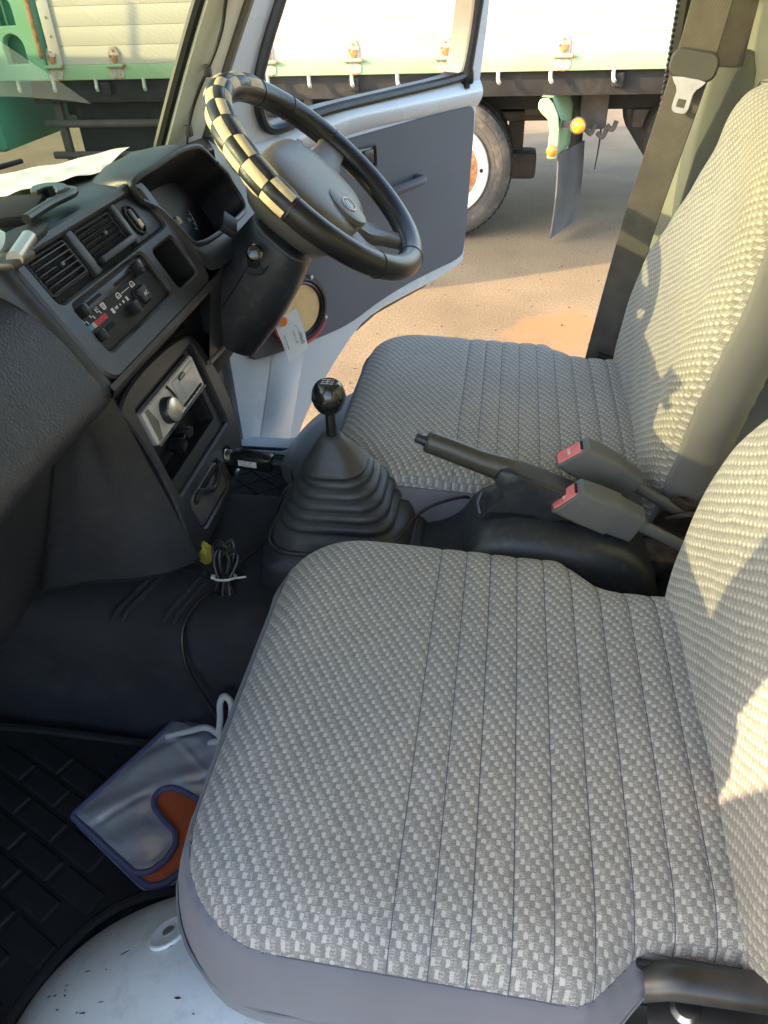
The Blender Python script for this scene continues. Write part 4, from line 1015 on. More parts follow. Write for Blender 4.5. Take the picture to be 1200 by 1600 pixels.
SEAMS = [-.052+.0305*k for k in range(10)]
def hw_c(x):
    w = .243; r = .095; x0 = -.232
    if x < x0+r: w = w - r + math.sqrt(max(0, r*r-(r-(x-x0))**2))
    return w - .045*sst(.085, .150, x)
def hw_b(x):
    w = .232 - .09*sst(.17, .47, x); r = .07; L_ = .50
    if x > L_-r: w = w - r + math.sqrt(max(0, r*r-(r-(L_-x))**2))
    return w - .02*sst(.14, -.05, x)
def seat(label, yc, near, group):
    st = thing('truck_seat', label, 'seat', (.0, yc, .70), group)
    CM = Matrix.Translation((.0, yc, .872)) @ Matrix.Rotation(R_(3.0), 4, 'Y')
    c, e, G = pad_part('cushion', -.232, .238, hw_c, hw_c, 0, .055, .030, SEAMS, 'seat_cloth', st, CM, crown=.006, wr=.0005)
    if near: dzs = lambda a: (lambda p: a*(1-.78*sst(.085, .135, p.x)*(1 if p.y < 0 else 0)))
    else: dzs = lambda a: (lambda p: a)
    b = skirt('cushion_side', e, [(0, 0), (.003, -.0015), (.0065, -.006), (.012, dzs(-.022)), (.017, dzs(-.048)), (.019, dzs(-.080)), (.014, dzs(-.104)), (.0, dzs(-.116))], 'seat_plain', st, CM)
    skirt('side_stitch', e, [(.0185, dzs(-.062)), (.0200, dzs(-.0632)), (.0195, dzs(-.0648)), (.0180, dzs(-.066))], 'seat_plain', b, CM)
    # dark seam line between cloth and side
    MB().tube([Vector(p)+Vector((0, 0, -.0005)) for p in e[::3]], .0009, 5, closed=True).obj('edge_seam', 'ink', c, CM)
    # stitched seam lines
    for s in SEAMS:
        ix = int(np.argmin(np.abs(G[:, 0, 0]-s)))
        MB().tube([tuple(G[ix, k_] + np.array((0, 0, .0001))) for k_ in range(0, G.shape[1])], .00055, 4).obj('stitched_seam', 'ink', c, CM)
    # black pan under the cushion
    m = MB(); m.box((.01, 0, -.118), (.44, .44, .045), .02); m.obj('seat_pan', 'black', st, CM)
    for sy in (-.17, .17):
        MB().box((.0, yc+sy, .735), (.40, .035, .05), .006).obj('seat_rail', 'dark_steel', st)
    # backrest
    rec = R_(9.5)
    lx = Vector((math.sin(rec), 0, math.cos(rec))); lz = Vector((-math.cos(rec), 0, math.sin(rec)))
    BM = Matrix(((lx.x, 0, lz.x, .238), (0, 1, 0, yc), (lx.z, 0, lz.z, .812), (0, 0, 0, 1)))
    def cr(x, y): return -.014*math.exp(-((x-.40)/.16)**2)*(1-(y/.25)**2) + .010*math.exp(-((x-.16)/.12)**2) + .010*(abs(y)/.23)**3
    bk, e2, _G = pad_part('backrest', -.055, .50, hw_b, hw_b, .03, .06, .034, [], 'seat_cloth', st, BM, nx=150, ny=64, wr=.0012, cross=cr)
    skirt('backrest_side', e2, [(0, 0), (.003, -.0012), (.006, -.006), (.007, -.025), (.004, -.050), (-.008, -.068), (-.03, -.076), (-.10, -.08)], 'seat_plain_back', st, BM)
    MB().tube([Vector(p)+Vector((0, 0, -.0005)) for p in e2[::3]], .0008, 5, closed=True).obj('edge_seam', 'ink', bk, BM)
    return st
s_near = seat('nearer passenger seat in grey woven cloth, filling the foreground', .468, True, 'cloth truck seats')
s_far = seat("driver's seat in grey woven cloth behind the gear lever", 1.092, False, 'cloth truck seats')
# recliner bracket and bolt at the outer rear of the near seat
br = thing('recliner_bracket', 'black steel recliner bracket with hex bolt beside the near seat cushion', 'bracket', (.16, .235, .74))
m = MB(); prof_ = [(.268, .836), (.264, .846), (.257, .850), (.249, .850), (.243, .847), (.240, .841), (.240, .834)]
m.loft([[(x0, y, z - .012*sst(.155, .137, x0)) for y, z in prof_] for x0 in np.linspace(.137, .36, 24)], closed=False, cap0=False); m.obj('upper_flange', 'dark_steel', br, smooth=60)
MB().box((.25, .262, .795), (.235, .005, .09), .002).obj('side_plate', 'black', br)
m = MB(); m.loft([[(x0, y, z) for y, z in ((.262, .812), (.236, .8125), (.229, .810), (.229, .803))] for x0 in (.142, .148, .36)], closed=False); m.obj('lower_flange', 'dark_steel', br, smooth=60)
MB().lathe([(.0105, 0), (.0105, .0075), (.0092, .0088), (0, .0088)], 6, frame((.176, .236, .786), (1, 0, 0), (0, .8, .6)) @ Matrix.Rotation(R_(20), 4, 'Z')).obj('bolt', 'steel', br, smooth=20)
MB().lathe([(0, .005), (.008, .004), (.011, 0), (.011, -.003)], 18, frame((.170, .244, .8135), (1, 0, 0), (0, 1, 0))).obj('rivet', 'steel', br)
MB().box((.26, .30, .765), (.26, .10, .05), .006).obj('rail_mount', 'black', br)
# hinge works between the two seats at the rear
hw = thing('recliner_mechanism', 'greasy recliner hinge and springs at the foot of the driver seat backrest', 'mechanism', (.27, .83, .80))
for (x, y, z, r) in ((.262, .855, .835, .016), (.285, .840, .822, .010), (.30, .815, .812, .012)):
    MB().lathe([(0, .006), (r*.5, .006), (r, .004), (r, -.006), (0, -.006)], 20, frame((x, y, z), (1, 0, 0), (0, 0, 1))).obj('pivot', 'greasy_steel', hw)
MB().box((.29, .845, .815), (.12, .006, .05), .003, Matrix.Rotation(.4, 3, 'Y')).obj('hinge_plate', 'greasy_steel', hw)
MB().tube(spline([(.24, .835, .83), (.27, .828, .845), (.30, .83, .835), (.32, .835, .815)], 6), .004, 8).obj('spring_rod', 'dark_steel', hw)
MB().box((.29, .80, .79), (.16, .05, .03), .004).obj('mount', 'greasy_steel', hw)
# ================================================================== gear lever on its base
gl = thing('gear_lever', 'floor gear lever with black ball knob and ribbed rubber boot', 'gear lever', (-.2, .815, .755))
GX, GY = -.210, .815
def rr3(cx, cy, w, h, r, z, n=6, tilt=0): return [(a, b, z + tilt*(a-cx)) for a, b in rrect(cx, cy, w, h, r, n)]
m = MB(); m.loft([rr3(-.195, .822, .232, .215, .03, .750), rr3(-.195, .822, .230, .213, .032, .785), rr3(-.195, .822, .222, .206, .035, .800), rr3(-.195, .822, .208, .194, .038, .808), rr3(-.195, .822, .190, .180, .04, .811)], cap1=True)
gb = m.obj('base_cover', 'console', gl, smooth=60)
MB().tube(rr3(-.198, .822, .200, .186, .040, .812), .0022, 6, closed=True).obj('base_bead', 'rubber_gear', gb)
rings = [rr3(-.198, .822, .196, .182, .042, .808), rr3(-.199, .822, .188, .172, .042, .822), rr3(-.200, .821, .178, .160, .042, .832)]
w, h, z = .158, .146, .834
for k in range(5):
    rings += [rr3(-.202-.001*k, .820, w, h, .038, z), rr3(-.202-.001*k, .820, w+.002, h+.002, .038, z+.004), rr3(-.202-.001*k, .820, w, h, .037, z+.009), rr3(-.202-.001*k, .819, w-.010, h-.010, .034, z+.012), rr3(-.203-.001*k, .819, w-.016, h-.014, .033, z+.0125)]
    w -= .0155; h -= .0135; z += .0135
rings += [rr3(-.208, .818, w+.004, h+.004, .03, z+.001), rr3(-.208, .818, w+.006, h+.006, .03, z+.005), rr3(-.209, .817, w-.006, h-.006, .026, z+.012), rr3(-.2095, .816, .058, .054, .02, z+.026), rr3(-.210, .815, .038, .036, .016, z+.040), rr3(-.210, .815, .029, .028, .0135, z+.047), rr3(-.210, .815, .024, .024, .0115, z+.048)]
MB().loft(rings, cap1=True).obj('boot', 'rubber_gear', gl, smooth=50)
zt = z+.046
MB().tube([(GX, GY, zt-.01), (GX+.001, GY, .955), (GX+.001, GY, .985)], [.0078, .0072, .0068], 16).obj('shaft', 'knob', gl)
KM = frame((GX+.001, GY, 1.006), (1, 0, 0), (0, 1, 0))
kn = MB().lathe([(.0085, -.0235), (.012, -.0215), (.0165, -.017), (.0200, -.0105), (.0218, -.003), (.0220, .0005), (.0215, .005), (.0195, .0115), (.0165, .0165), (.0140, .0190), (.0125, .0198), (0, .0198)], 40, KM).obj('knob', 'knob', gl)
MB().tube([KM @ Vector((.02195*math.cos(a), .02195*math.sin(a), -.002)) for a in np.linspace(0, 2*math.pi, 40, endpoint=False)], .0005, 5, closed=True).obj('knob_seam', 'black', kn)
KT = KM @ Matrix.Translation((0, 0, .0200)) @ Matrix.Rotation(R_(-90), 4, 'Z')
MB().lathe([(0, .0), (.0118, 0), (.0122, -.0006)], 24, KM @ Matrix.Translation((0, 0, .0201))).obj('knob_disc', 'black', kn)
m = MB()
for x in (-.0055, 0, .0055): m.box(KT @ Vector((x, 0, .0003)), (.0008, .0008, .0003)); m.tube([KT @ Vector((x, -.0035, .0003)), KT @ Vector((x, .0035, .0003))], .0004, 5)
m.tube([KT @ Vector((-.0055, 0, .0003)), KT @ Vector((.0055, 0, .0003))], .0004, 5); m.obj('shift_lines', 'white_print', kn)
for ch, x, y in (('1', -.0055, .0062), ('3', 0, .0062), ('5', .0055, .0062), ('2', -.0055, -.0062), ('4', 0, -.0062), ('R', .0055, -.0062)):
    text('shift_number', ch, .0056, 'white_print', KT @ Matrix.Translation((x, y, .0003)), kn)

# ================================================================== handbrake and its console
hb = thing('handbrake', 'handbrake lever with olive grip rising from black console between the seats', 'handbrake', (.05, .79, .755))
def cring(x, zt, w, zb=.745):
    hw_ = w/2; return [(x, .785-hw_-.012, zb), (x, .785-hw_-.006, zt-.030), (x, .785-hw_, zt-.014), (x, .785-hw_+.010, zt-.004), (x, .785-hw_*.5, zt), (x, .785, zt+.001), (x, .785+hw_*.5, zt), (x, .785+hw_-.010, zt-.004), (x, .785+hw_, zt-.014), (x, .785+hw_+.006, zt-.030), (x, .785+hw_+.012, zb)]
cp = [(-.135, .792, .15), (-.10, .797, .15), (-.06, .808, .148), (-.035, .826, .145), (-.018, .850, .14), (.0, .866, .135), (.03, .873, .132), (.08, .870, .13), (.13, .862, .128), (.17, .848, .122), (.20, .826, .112), (.222, .792, .09), (.23, .765, .07)]
P = spline(cp, 4); m = MB(); m.loft([cring(p.x, p.y, p.z) for p in P], closed=False, cap1=True); cons = m.obj('console', 'console', hb, smooth=60)
# opening around the lever
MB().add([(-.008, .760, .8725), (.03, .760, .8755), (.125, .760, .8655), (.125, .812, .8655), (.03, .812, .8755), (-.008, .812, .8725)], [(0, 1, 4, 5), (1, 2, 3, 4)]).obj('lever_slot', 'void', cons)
MB().tube([(-.010, .762, .872), (-.014, .786, .872), (-.010, .810, .872)], .003, 6).obj('slot_rim', 'console', cons)
# pressed arm
A0 = Vector((.020, .787, .926)); ax = Vector((.93, 0, -.37)).normalized(); an = Vector((.37, 0, .93))
m = MB(); side2 = [(-.010, .012), (.03, .012), (.09, .012), (.15, .006), (.165, -.010), (.155, -.05), (.06, -.078), (.0, -.082), (-.006, -.070), (.008, -.030), (.002, -.014), (-.012, -.012)]
sl = smooth_loop(side2, 1)
m.loft([[tuple(A0 + ax*a + an*b + Vector((0, y, 0))) for a, b in [(.06+(q[0]-.06)*s, -.03+(q[1]+.03)*s) for q in sl]] for y, s in ((-.020, .95), (-.018, .99), (-.012, 1.0), (.012, 1.0), (.018, .99), (.020, .95))], cap0=True, cap1=True); m.obj('arm', 'console', hb, smooth=40)
# grip
t0 = Vector((-.082, .790, .962)); t1 = Vector((.032, .788, .921)); gd = (t1-t0).normalized()
rads = [(0, .0105), (.02, .0125), (.05, .0128), (.3, .0132), (.6, .0138), (.85, .0148), (.97, .0155), (1.0, .0145)]
rings = []; gy = Vector((0, 1, 0)); gz = gd.cross(gy) * -1
for t, r in rads:
    c = t0.lerp(t1, t); rings.append([c + gy*math.cos(a)*r*.95 + gz*(math.sin(a)*r*1.12 - (.0012*math.sin(t*9) if math.sin(a) < 0 else 0)) for a in np.linspace(0, 2*math.pi, 24, endpoint=False)])
m = MB(); m.loft(rings, cap0=True, cap1=True); gr = m.obj('grip', 'brake_grip', hb, smooth=50)
MB().tube([t0 - gd*.014, t0 - gd*.012, t0 - gd*.006, t0 + gd*.004], [.0055, .0066, .0066, .0062], 14).obj('release_button', 'console', hb)
MB().tube([t0 - gd*.003, t0+gd*.001], .0078, 14).obj('button_collar', 'dash_gloss', hb)

# ================================================================== seat belt buckles
B1 = ((.104, .842, .925), (.190, .842, .877), (.262, .848, .833)); B2 = ((.096, .768, .907), (.188, .768, .868), (.262, .772, .828))
def buckle(label, p0, p1, stalk_to):
    o = Vector(p0); a = (Vector(p1)-o); L_ = a.length; a.normalize()
    b = thing('belt_buckle', label, 'seat belt buckle', tuple(o), 'buckles between the seats')
    s_ = Vector((0, 1, 0)); s_ = (s_ - a*s_.dot(a)).normalized(); n = a.cross(s_)
    if n.z < 0: n = -n
    K = .42
    def ring(t, w, h, r, dz=0, sh=0): return [o + a*(t + sh*q) + s_*p + n*(q+dz) for p, q in rrect(0, 0, w*1.12, h*1.15, r, 4)]
    m = MB(); m.loft([ring(0, .027, .036, .004, 0, K), ring(.0015, .031, .040, .006, 0, K), ring(.03, .033, .042, .006, 0, K*.5), ring(L_*.64, .033, .042, .006), ring(L_*.645, .0305, .039, .006), ring(L_*.98, .028, .036, .006, -.001), ring(L_, .022, .030, .006, -.001)], cap0=True, cap1=True)
    m.obj('housing', 'buckle_grey', b, smooth=40)
    m = MB(); m.loft([ring(-.0004, .023, .030, .004, -.002, K), ring(-.0022, .021, .028, .004, -.002, K)], cap1=True); rb = m.obj('red_release', 'red_button', b, smooth=30)
    m = MB(); m.loft([[q + n*.0145 + a*.006 for q in ring(-.0006, .018, .0028, .001, 0, K)], [q + n*.0145 + a*.006 for q in ring(-.0014, .018, .0024, .001, 0, K)]], cap1=True); m.obj('tongue_slot', 'void', b)
    text('press_text', 'PRESS', .0058, 'white_print', frame(o + a*(-.0029) - n*.0020, s_, (n + a*K)), rb)
    MB().tube(spline([o + a*(L_-.004), o + a*(L_+.02), Vector(stalk_to)], 5), .0080, 12).obj('stalk', 'buckle_grey', b)
    return b
buckle('far seat belt buckle with red button, lying against the driver seat cushion', B1[0], B1[1], B1[2])
buckle('near seat belt buckle with red button, lying on the handbrake console', B2[0], B2[1], B2[2])

# ================================================================== driver's seat belt on the pillar
sb = thing('seat_belt', 'brown grey seat belt webbing hanging down the pillar with its tongue', 'seat belt', (.2, 1.36, .8))
def strip(pts, width, wdir, name, material):
    P = spline(pts, 8); m = MB(); rings = []
    for i, p in enumerate(P):
        t = (P[min(i+1, len(P)-1)]-P[max(i-1, 0)]).normalized(); wv = Vector(wdir); wv = (wv - t*wv.dot(t)).normalized(); nn = t.cross(wv)
        hw_ = width/2; e = .0011
        rings.append([p - wv*hw_, p - wv*hw_*.96 - nn*e, p + wv*hw_*.96 - nn*e, p + wv*hw_, p + wv*hw_*.96 + nn*e, p - wv*hw_*.96 + nn*e])
    m.loft(rings, cap0=True, cap1=True); return m.obj(name, material, sb, smooth=40)
def webbing():
    m = bpy.data.materials.new('webbing'); m.use_nodes = True; nt = m.node_tree; N = nt.nodes; L = nt.links; b = N['Principled BSDF']
    b.inputs['Roughness'].default_value = .6; b.inputs['Sheen Weight'].default_value = .15
    tc = N.new('ShaderNodeTexCoord'); s = N.new('ShaderNodeSeparateXYZ'); L.new(tc.outputs['Object'], s.inputs[0])
    def M(op, a, bb):
        n = N.new('ShaderNodeMath'); n.operation = op
        for i, v in enumerate((a, bb)):
            if isinstance(v, (int, float)): n.inputs[i].default_value = v
            else: L.new(v, n.inputs[i])
        return n.outputs[0]
    u = M('SUBTRACT', s.outputs[0], M('MULTIPLY', s.outputs[2], .19))
    a = M('SINE', M('MULTIPLY', s.outputs[2], 2*math.pi/.0042), 0); c = M('SINE', M('MULTIPLY', u, 2*math.pi/.0040), 0)
    k = M('MULTIPLY_ADD', M('MULTIPLY', a, c), .5)
    n = N.new('ShaderNodeTexNoise'); n.inputs['Scale'].default_value = 30; L.new(tc.outputs['Object'], n.inputs['Vector'])
    f = M('ADD', M('MULTIPLY', M('MULTIPLY', a, c), .35), n.outputs[0])
    mx = N.new('ShaderNodeMix'); mx.data_type = 'RGBA'; L.new(f, mx.inputs[0]); mx.inputs[6].default_value = (.05, .044, .04, 1); mx.inputs[7].default_value = (.125, .11, .098, 1)
    L.new(mx.outputs[2], b.inputs['Base Color'])
    bp = N.new('ShaderNodeBump'); bp.inputs['Strength'].default_value = .4; bp.inputs['Distance'].default_value = .0008; L.new(f, bp.inputs['Height']); L.new(bp.outputs[0], b.inputs['Normal'])
    MATS['webbing'] = m
webbing()
wd = (.93, -.30, -.10)
strip([(.190, 1.345, .775), (.203, 1.342, .90), (.224, 1.335, 1.08), (.246, 1.328, 1.22), (.262, 1.326, 1.32), (.275, 1.328, 1.42), (.305, 1.345, 1.56), (.325, 1.36, 1.63)], .056, wd, 'webbing', 'webbing')
strip([(.318, 1.372, 1.300), (.322, 1.376, 1.38), (.330, 1.378, 1.50), (.338, 1.38, 1.63)], .048, (.99, .0, 0), 'return_webbing', 'webbing')
tp = Vector((.259, 1.316, 1.302)); td = (Vector((.275, 1.328, 1.42))-Vector((.246, 1.328, 1.22))).normalized(); tw = Vector(wd); tw = (tw-td*tw.dot(td)).normalized(); tn = tw.cross(td)
TM = Matrix(((tw.x, td.x, tn.x, tp.x), (tw.y, td.y, tn.y, tp.y), (tw.z, td.z, tn.z, tp.z), (0, 0, 0, 1)))
m = MB(); m.plate(rrect(0, .006, .070, .040, .016, 6), [], lambda a, b, h: TM @ Vector((a, b, .007+h)), .014, .003, back=True); cl = m.obj('tongue_cover', 'belt_clip', sb)
m = MB(); m.plate(smooth_loop([(-.026, -.010), (.026, -.010), (.022, -.018), (.013, -.026), (.0125, -.040), (.013, -.052), (.008, -.058), (-.008, -.058), (-.013, -.052), (-.0125, -.040), (-.013, -.026), (-.022, -.018)], 1), [rrect(0, -.044, .012, .010, .001)], lambda a, b, h: TM @ Vector((a, b, .009+h)), .002, .0006, back=True); m.obj('tongue_plate', 'steel', cl)
m = MB(); m.box((.192, 1.362, .765), (.05, .02, .06), .006); m.obj('lower_anchor', 'black', sb)
MB().box((.33, 1.385, 1.64), (.07, .03, .05), .01).obj('upper_guide', 'belt_clip', sb)
# black hook plate at the foot of the driver's backrest
m = MB().tube(spline([(.185, 1.315, .845), (.215, 1.31, .838), (.245, 1.30, .848), (.262, 1.29, .875)], 5), .006, 8); tag(m.obj('recliner_lever', 'black'), 'black recliner lever beside the driver seat near the belt anchor', 'lever')
# ================================================================== small things
# paper sheet lying on the dash under the screen
pp = MB()
A, B, C_, Dp = Vector((-.735, 1.02, 0)), Vector((-.612, 1.235, 0)), Vector((-.555, 1.02, 0)), Vector((-.625, .885, 0))
def pfn(u, v):
    p = A.lerp(B, u).lerp(Dp.lerp(C_, u), v); uu = (p.y-.14)/1.28
    # height of the dash sheet below
    z = 1.206 + .010*v + .0; z += .0016*math.sin(9*u+2*v)*math.sin(5*v+3*u) + .0007*math.sin(23*u-9*v)
    return (p.x, p.y, z + .012)
pp.grid(pfn, 40, 30)
ppo = tag(pp.obj('paper_sheet', 'paper'), 'creased white paper sheet lying on the dashboard under the windscreen', 'paper')
# phone holder base, arm and pad at the left of the dash top
ph = thing('phone_holder', 'grey metal phone holder bracket stuck on top of the dashboard', 'phone holder', (-.49, .69, 1.225))
m = MB(); m.plate(smooth_loop([(-.478, .640), (-.462, .668), (-.478, .748), (-.500, .756), (-.512, .72), (-.510, .66)], 1), [], lambda a, b, h: Vector((a, b, 1.236+h)), .006, .001); m.obj('sticky_base', 'black', ph)
m = MB(); m.loft([[(-.500+dx, .690+dy, 1.232), (-.560+dx, .735+dy, 1.36)] for dx, dy in ((-.02, -.028), (-.008, -.012), (.004, .004), (.012, .016))], closed=False)
bk = [(-.478, .665), (-.505, .725)]
m = MB()
def arm(u, v):
    a = Vector((-.468, .632, 1.240)).lerp(Vector((-.494, .690, 1.243)), v); t = Vector((-.040, -.040, .050))
    p = a + t*u; p += Vector((.010, -.004, 0))*math.sin(math.pi*v)*(.4+.6*u); return p
m.grid(arm, 10, 8); am = m.obj('bracket_arm', 'steel', ph); am.data.materials[0] = MATS['spun']
so = am.modifiers.new('thick', 'SOLIDIFY'); so.thickness = .003
MB().tube([(-.452, .632, 1.236), (-.470, .690, 1.238)], .0075, 14).obj('swivel_pin', 'spun', ph)
MB().box((-.462, .640, 1.232), (.03, .04, .008), .003).obj('foot', 'dark_steel', ph)
# open cup-holder style clip beyond it
tc_ = thing('dash_clip', 'black hooked plastic clip lying on the dashboard beside the paper', 'clip', (-.53, .82, 1.225))
m = MB(); m.tube(spline([(-.497, .735, 1.243), (-.507, .80, 1.241), (-.512, .862, 1.238), (-.525, .880, 1.237), (-.545, .874, 1.238)], 6), [.0052]*25, 10); m.obj('rail', 'dash_gloss', tc_)
m = MB(); m.plate(smooth_loop([(-.515, .868), (-.545, .880), (-.562, .862), (-.552, .838), (-.538, .836), (-.540, .852), (-.530, .858), (-.518, .835), (-.508, .838)], 1), [], lambda a, b, h: Vector((a, b, 1.247+h)), .012, .002); m.obj('hook', 'dash_gloss', tc_)
m = MB(); m.box((-.555, .79, 1.236), (.07, .10, .012), .004, Matrix.Rotation(.35, 3, 'Z')); m.obj('tray', 'void', tc_)

# charger plugged in the socket, with its lead
ch = thing('car_charger', 'black car charger with white label plugged into the dash socket', 'charger', (-.40, .935, .82))
ca = Vector((.97, -.05, -.06)).normalized(); c0 = S(.938, .822, .002)
CMx = frame(c0, ca, (0, 1, .0))
MB().tube([CMx @ Vector((-.012, 0, 0)), CMx @ Vector((.012, 0, 0))], .0105, 16).obj('plug_barrel', 'dash_gloss', ch)
MB().tube([CMx @ Vector((.0, 0, 0)), CMx @ Vector((.006, 0, 0))], .0125, 16).obj('contact_ring', 'steel', ch)
m = MB(); m.box((.042, 0, 0), (.066, .024, .026), .005); bd = m.obj('charger_body', 'knob', ch, CMx)
MB().box((.036, -.0123, .0), (.030, .0006, .010), 0).obj('label', 'label_paper', bd, CMx)
text('label_text', 'DC12V 24V', .0042, 'ink', CMx @ Matrix.Translation((.034, -.0128, .002)) @ Matrix.Rotation(R_(90), 4, 'X'), bd)
text('label_text', 'OUTPUT 5V', .0034, 'ink', CMx @ Matrix.Translation((.034, -.0128, -.0025)) @ Matrix.Rotation(R_(90), 4, 'X'), bd)
ce = CMx @ Vector((.075, 0, 0))
MB().tube([CMx @ Vector((.072, 0, 0)), CMx @ Vector((.088, 0, 0))], [.006, .0042], 12).obj('strain_relief', 'rubber', bd)
lead = [CMx @ Vector((.086, 0, 0)), ce + Vector((.028, -.004, -.008)), ce + Vector((.030, -.012, -.030)), Vector((-.310, .880, .80)), Vector((-.318, .800, .775)), Vector((-.345, .745, .768)), Vector((-.352, .715, .77))]
MB().tube(spline(lead, 8), .0024, 8).obj('lead', 'cable', ch)
# cable bundle with a white tie
cb = thing('cable_bundle', 'coiled black cable tied with a white zip tie beside the gear base', 'cable', (-.36, .73, .755))
bx = Vector((-.352, .712, .775)); bu = Vector((.05, .30, .95)).normalized(); bs = Vector((1, 0, -.05)).normalized(); bn = bu.cross(bs)
for k in range(6):
    a = (k-2.5)*.0048; hgt = .048 + .006*math.sin(k*2.1); lw = .014+.004*math.sin(k*1.3)
    dz = .004*math.cos(k*1.7)
    loop = []
    for t in np.linspace(0, 2*math.pi, 30, endpoint=False):
        v = math.sin(t); wv = lw*math.cos(t)*(.25+.75*min(1, abs(v)*1.2))*(1.15 if v > 0 else .9)
        loop.append(bx + bu*(hgt*v) + bs*(wv + a*.8*(.35+.65*abs(v))) + bn*(dz + .004*math.sin(3*t+k)))
    MB().tube(loop, .0024, 7, closed=True).obj('cable_loop', 'cable', cb)
m = MB(); ringp = [bx + bs*(.0155*math.cos(t)) + bn*(.011*math.sin(t)) + bu*(.002*math.cos(t)) for t in np.linspace(0, 2*math.pi, 28, endpoint=False)]
m.tube(ringp, .0017, 6, closed=True); zt_ = m.obj('zip_tie', 'cord_white', cb)
MB().box(bx + bs*(-.015) - bn*.004, (.006, .006, .005), .0012).obj('tie_head', 'cord_white', zt_)
MB().tube([bx + bs*.014, bx + bs*.030 + bu*.004], .0014, 6).obj('tie_tail', 'cord_white', zt_)
MB().tube(spline([bx - bu*.01 + bs*-.01, (-.40, .725, .765), (-.432, .74, .768), (-.46, .80, .775)], 6), .0026, 7).obj('cable_end', 'cable', cb)
MB().tube(spline([bx + bu*.0 + bs*-.012, (-.392, .735, .772), (-.43, .76, .775), (-.47, .83, .78)], 6), .0026, 7).obj('cable_end', 'cable', cb)
# long lead from the bundle over the tunnel edge down to the footwell
ld = MB().tube(spline([bx - bu*.035, (-.372, .690, .760), (-.388, .655, .752), (-.392, .632, .733), (-.388, .618, .69), (-.372, .612, .64), (-.352, .606, .59), (-.338, .60, .555), (-.315, .585, .54), (-.27, .57, .533)], 8), .0026, 8).obj('footwell_lead', 'cable')
tag(ld, 'single black lead running from the cable bundle down into the footwell', 'cable')
# thin black lead between the gear base and the handbrake console
ld2 = MB().tube(spline([(-.13, .74, .80), (-.115, .755, .83), (-.085, .80, .846), (-.04, .835, .845), (-.02, .85, .83), (-.015, .86, .80)], 8), .0024, 8).obj('seat_lead', 'cable')
tag(ld2, 'thin black lead arching between gear base and handbrake console', 'cable')
# yellow connector
yc_ = thing('yellow_connector', 'yellow plastic connector below the storage lid by the cables', 'connector', (-.405, .775, .757))
m = MB(); m.loft([[( -.405+dx*s, .770+dy*s, z) for dx, dy in ((-.014, -.010), (.012, -.012), (.016, .006), (-.004, .014), (-.016, .006))] for z, s in ((.753, 1.0), (.765, .95), (.776, .7), (.784, .35))], cap0=True, cap1=True); m.obj('plug_body', 'yellow_plastic', yc_, smooth=20)
MB().tube(spline([(-.41, .775, .765), (-.43, .79, .77), (-.46, .81, .775)], 5), .003, 7).obj('wires', 'cable', yc_)

# ================================================================== mats
def near_mat():
    fm = thing('floor_mat', 'black rubber floor mat with raised block tread in the near footwell', 'floor mat', (-.6, .4, FZ))
    m = MB(); ol = smooth_loop([(-.86, .17), (-.86, .56), (-.80, .605), (-.40, .600), (-.20, .59), (-.10, .50), (-.20, .42), (-.335, .405), (-.40, .385), (-.445, .345), (-.478, .27), (-.495, .17)], 2)
    m.plate(ol, [], lambda a, b, h: Vector((a, b, FZ+.008+h)), .008, .002); m.obj('sheet', 'floormat', fm)
    MB().tube([(a, b, FZ+.011) for a, b in ol], .007, 8, closed=True).obj('raised_rim', 'rubber', fm)
    # tread blocks
    ang = R_(-24); c, s = math.cos(ang), math.sin(ang)
    n = 0
    from mathutils.geometry import intersect_point_tri_2d
    def inside(x, y):
        k = False; j = len(ol)-1
        for i in range(len(ol)):
            if (ol[i][1] > y) != (ol[j][1] > y) and x < (ol[j][0]-ol[i][0])*(y-ol[i][1])/(ol[j][1]-ol[i][1])+ol[i][0]: k = not k
            j = i
        return k
    base = None
    for i in range(-12, 14):
        for j in range(-12, 14):
            u = i*.078 + (.039 if j % 2 else 0); v = j*.036
            x = -.60 + u*c - v*s; y = .40 + u*s + v*c
            cs_ = [(x + a*.036*c - b*.0155*s, y + a*.036*s + b*.0155*c) for a in (-1, 1) for b in (-1, 1)]
            if not all(inside(*q) for q in cs_) : continue
            if base is None:
                b0 = MB().box((0, 0, 0), (.0715, .0305, .006), .0025, seg=1).obj('tread_block', 'floormat', fm); base = b0.data; o = b0
            else: o = link('tread_block', base, fm)
            o.matrix_basis = Matrix.Translation((x, y, FZ+.0088)) @ Matrix.Rotation(ang, 4, 'Z')
    return fm
near_mat()
dm = thing('driver_mat', 'black quilted floor mat in the driver footwell beside the gear lever', 'floor mat', (-.45, 1.2, FZ))
m = MB(); m.plate(rrect(-.53, 1.21, .50, .40, .02), [], lambda a, b, h: Vector((a, b, FZ+.012+h)), .01, .003); dmo = m.obj('sheet', 'carpet', dm)
MB().tube([(a, b, FZ+.014) for a, b in rrect(-.53, 1.21, .50, .40, .02)], .006, 7, closed=True).obj('bound_edge', 'rubber', dm)
m = MB()
for k in range(-12, 13):
    for sg in (1, -1):
        pts = []
        for t in np.linspace(-.5, .5, 40):
            x = -.53 + t*.8; y = 1.21 + sg*t*.8*.75 + k*.055
            if abs(x+.53) < .245 and abs(y-1.21) < .195: pts.append((x, y, FZ+.0128))
        if len(pts) > 2: m.tube([pts[0], pts[-1]], .0016, 5)
q = m.obj('quilt_stitching', 'black', dm); q['kind'] = 'stuff'
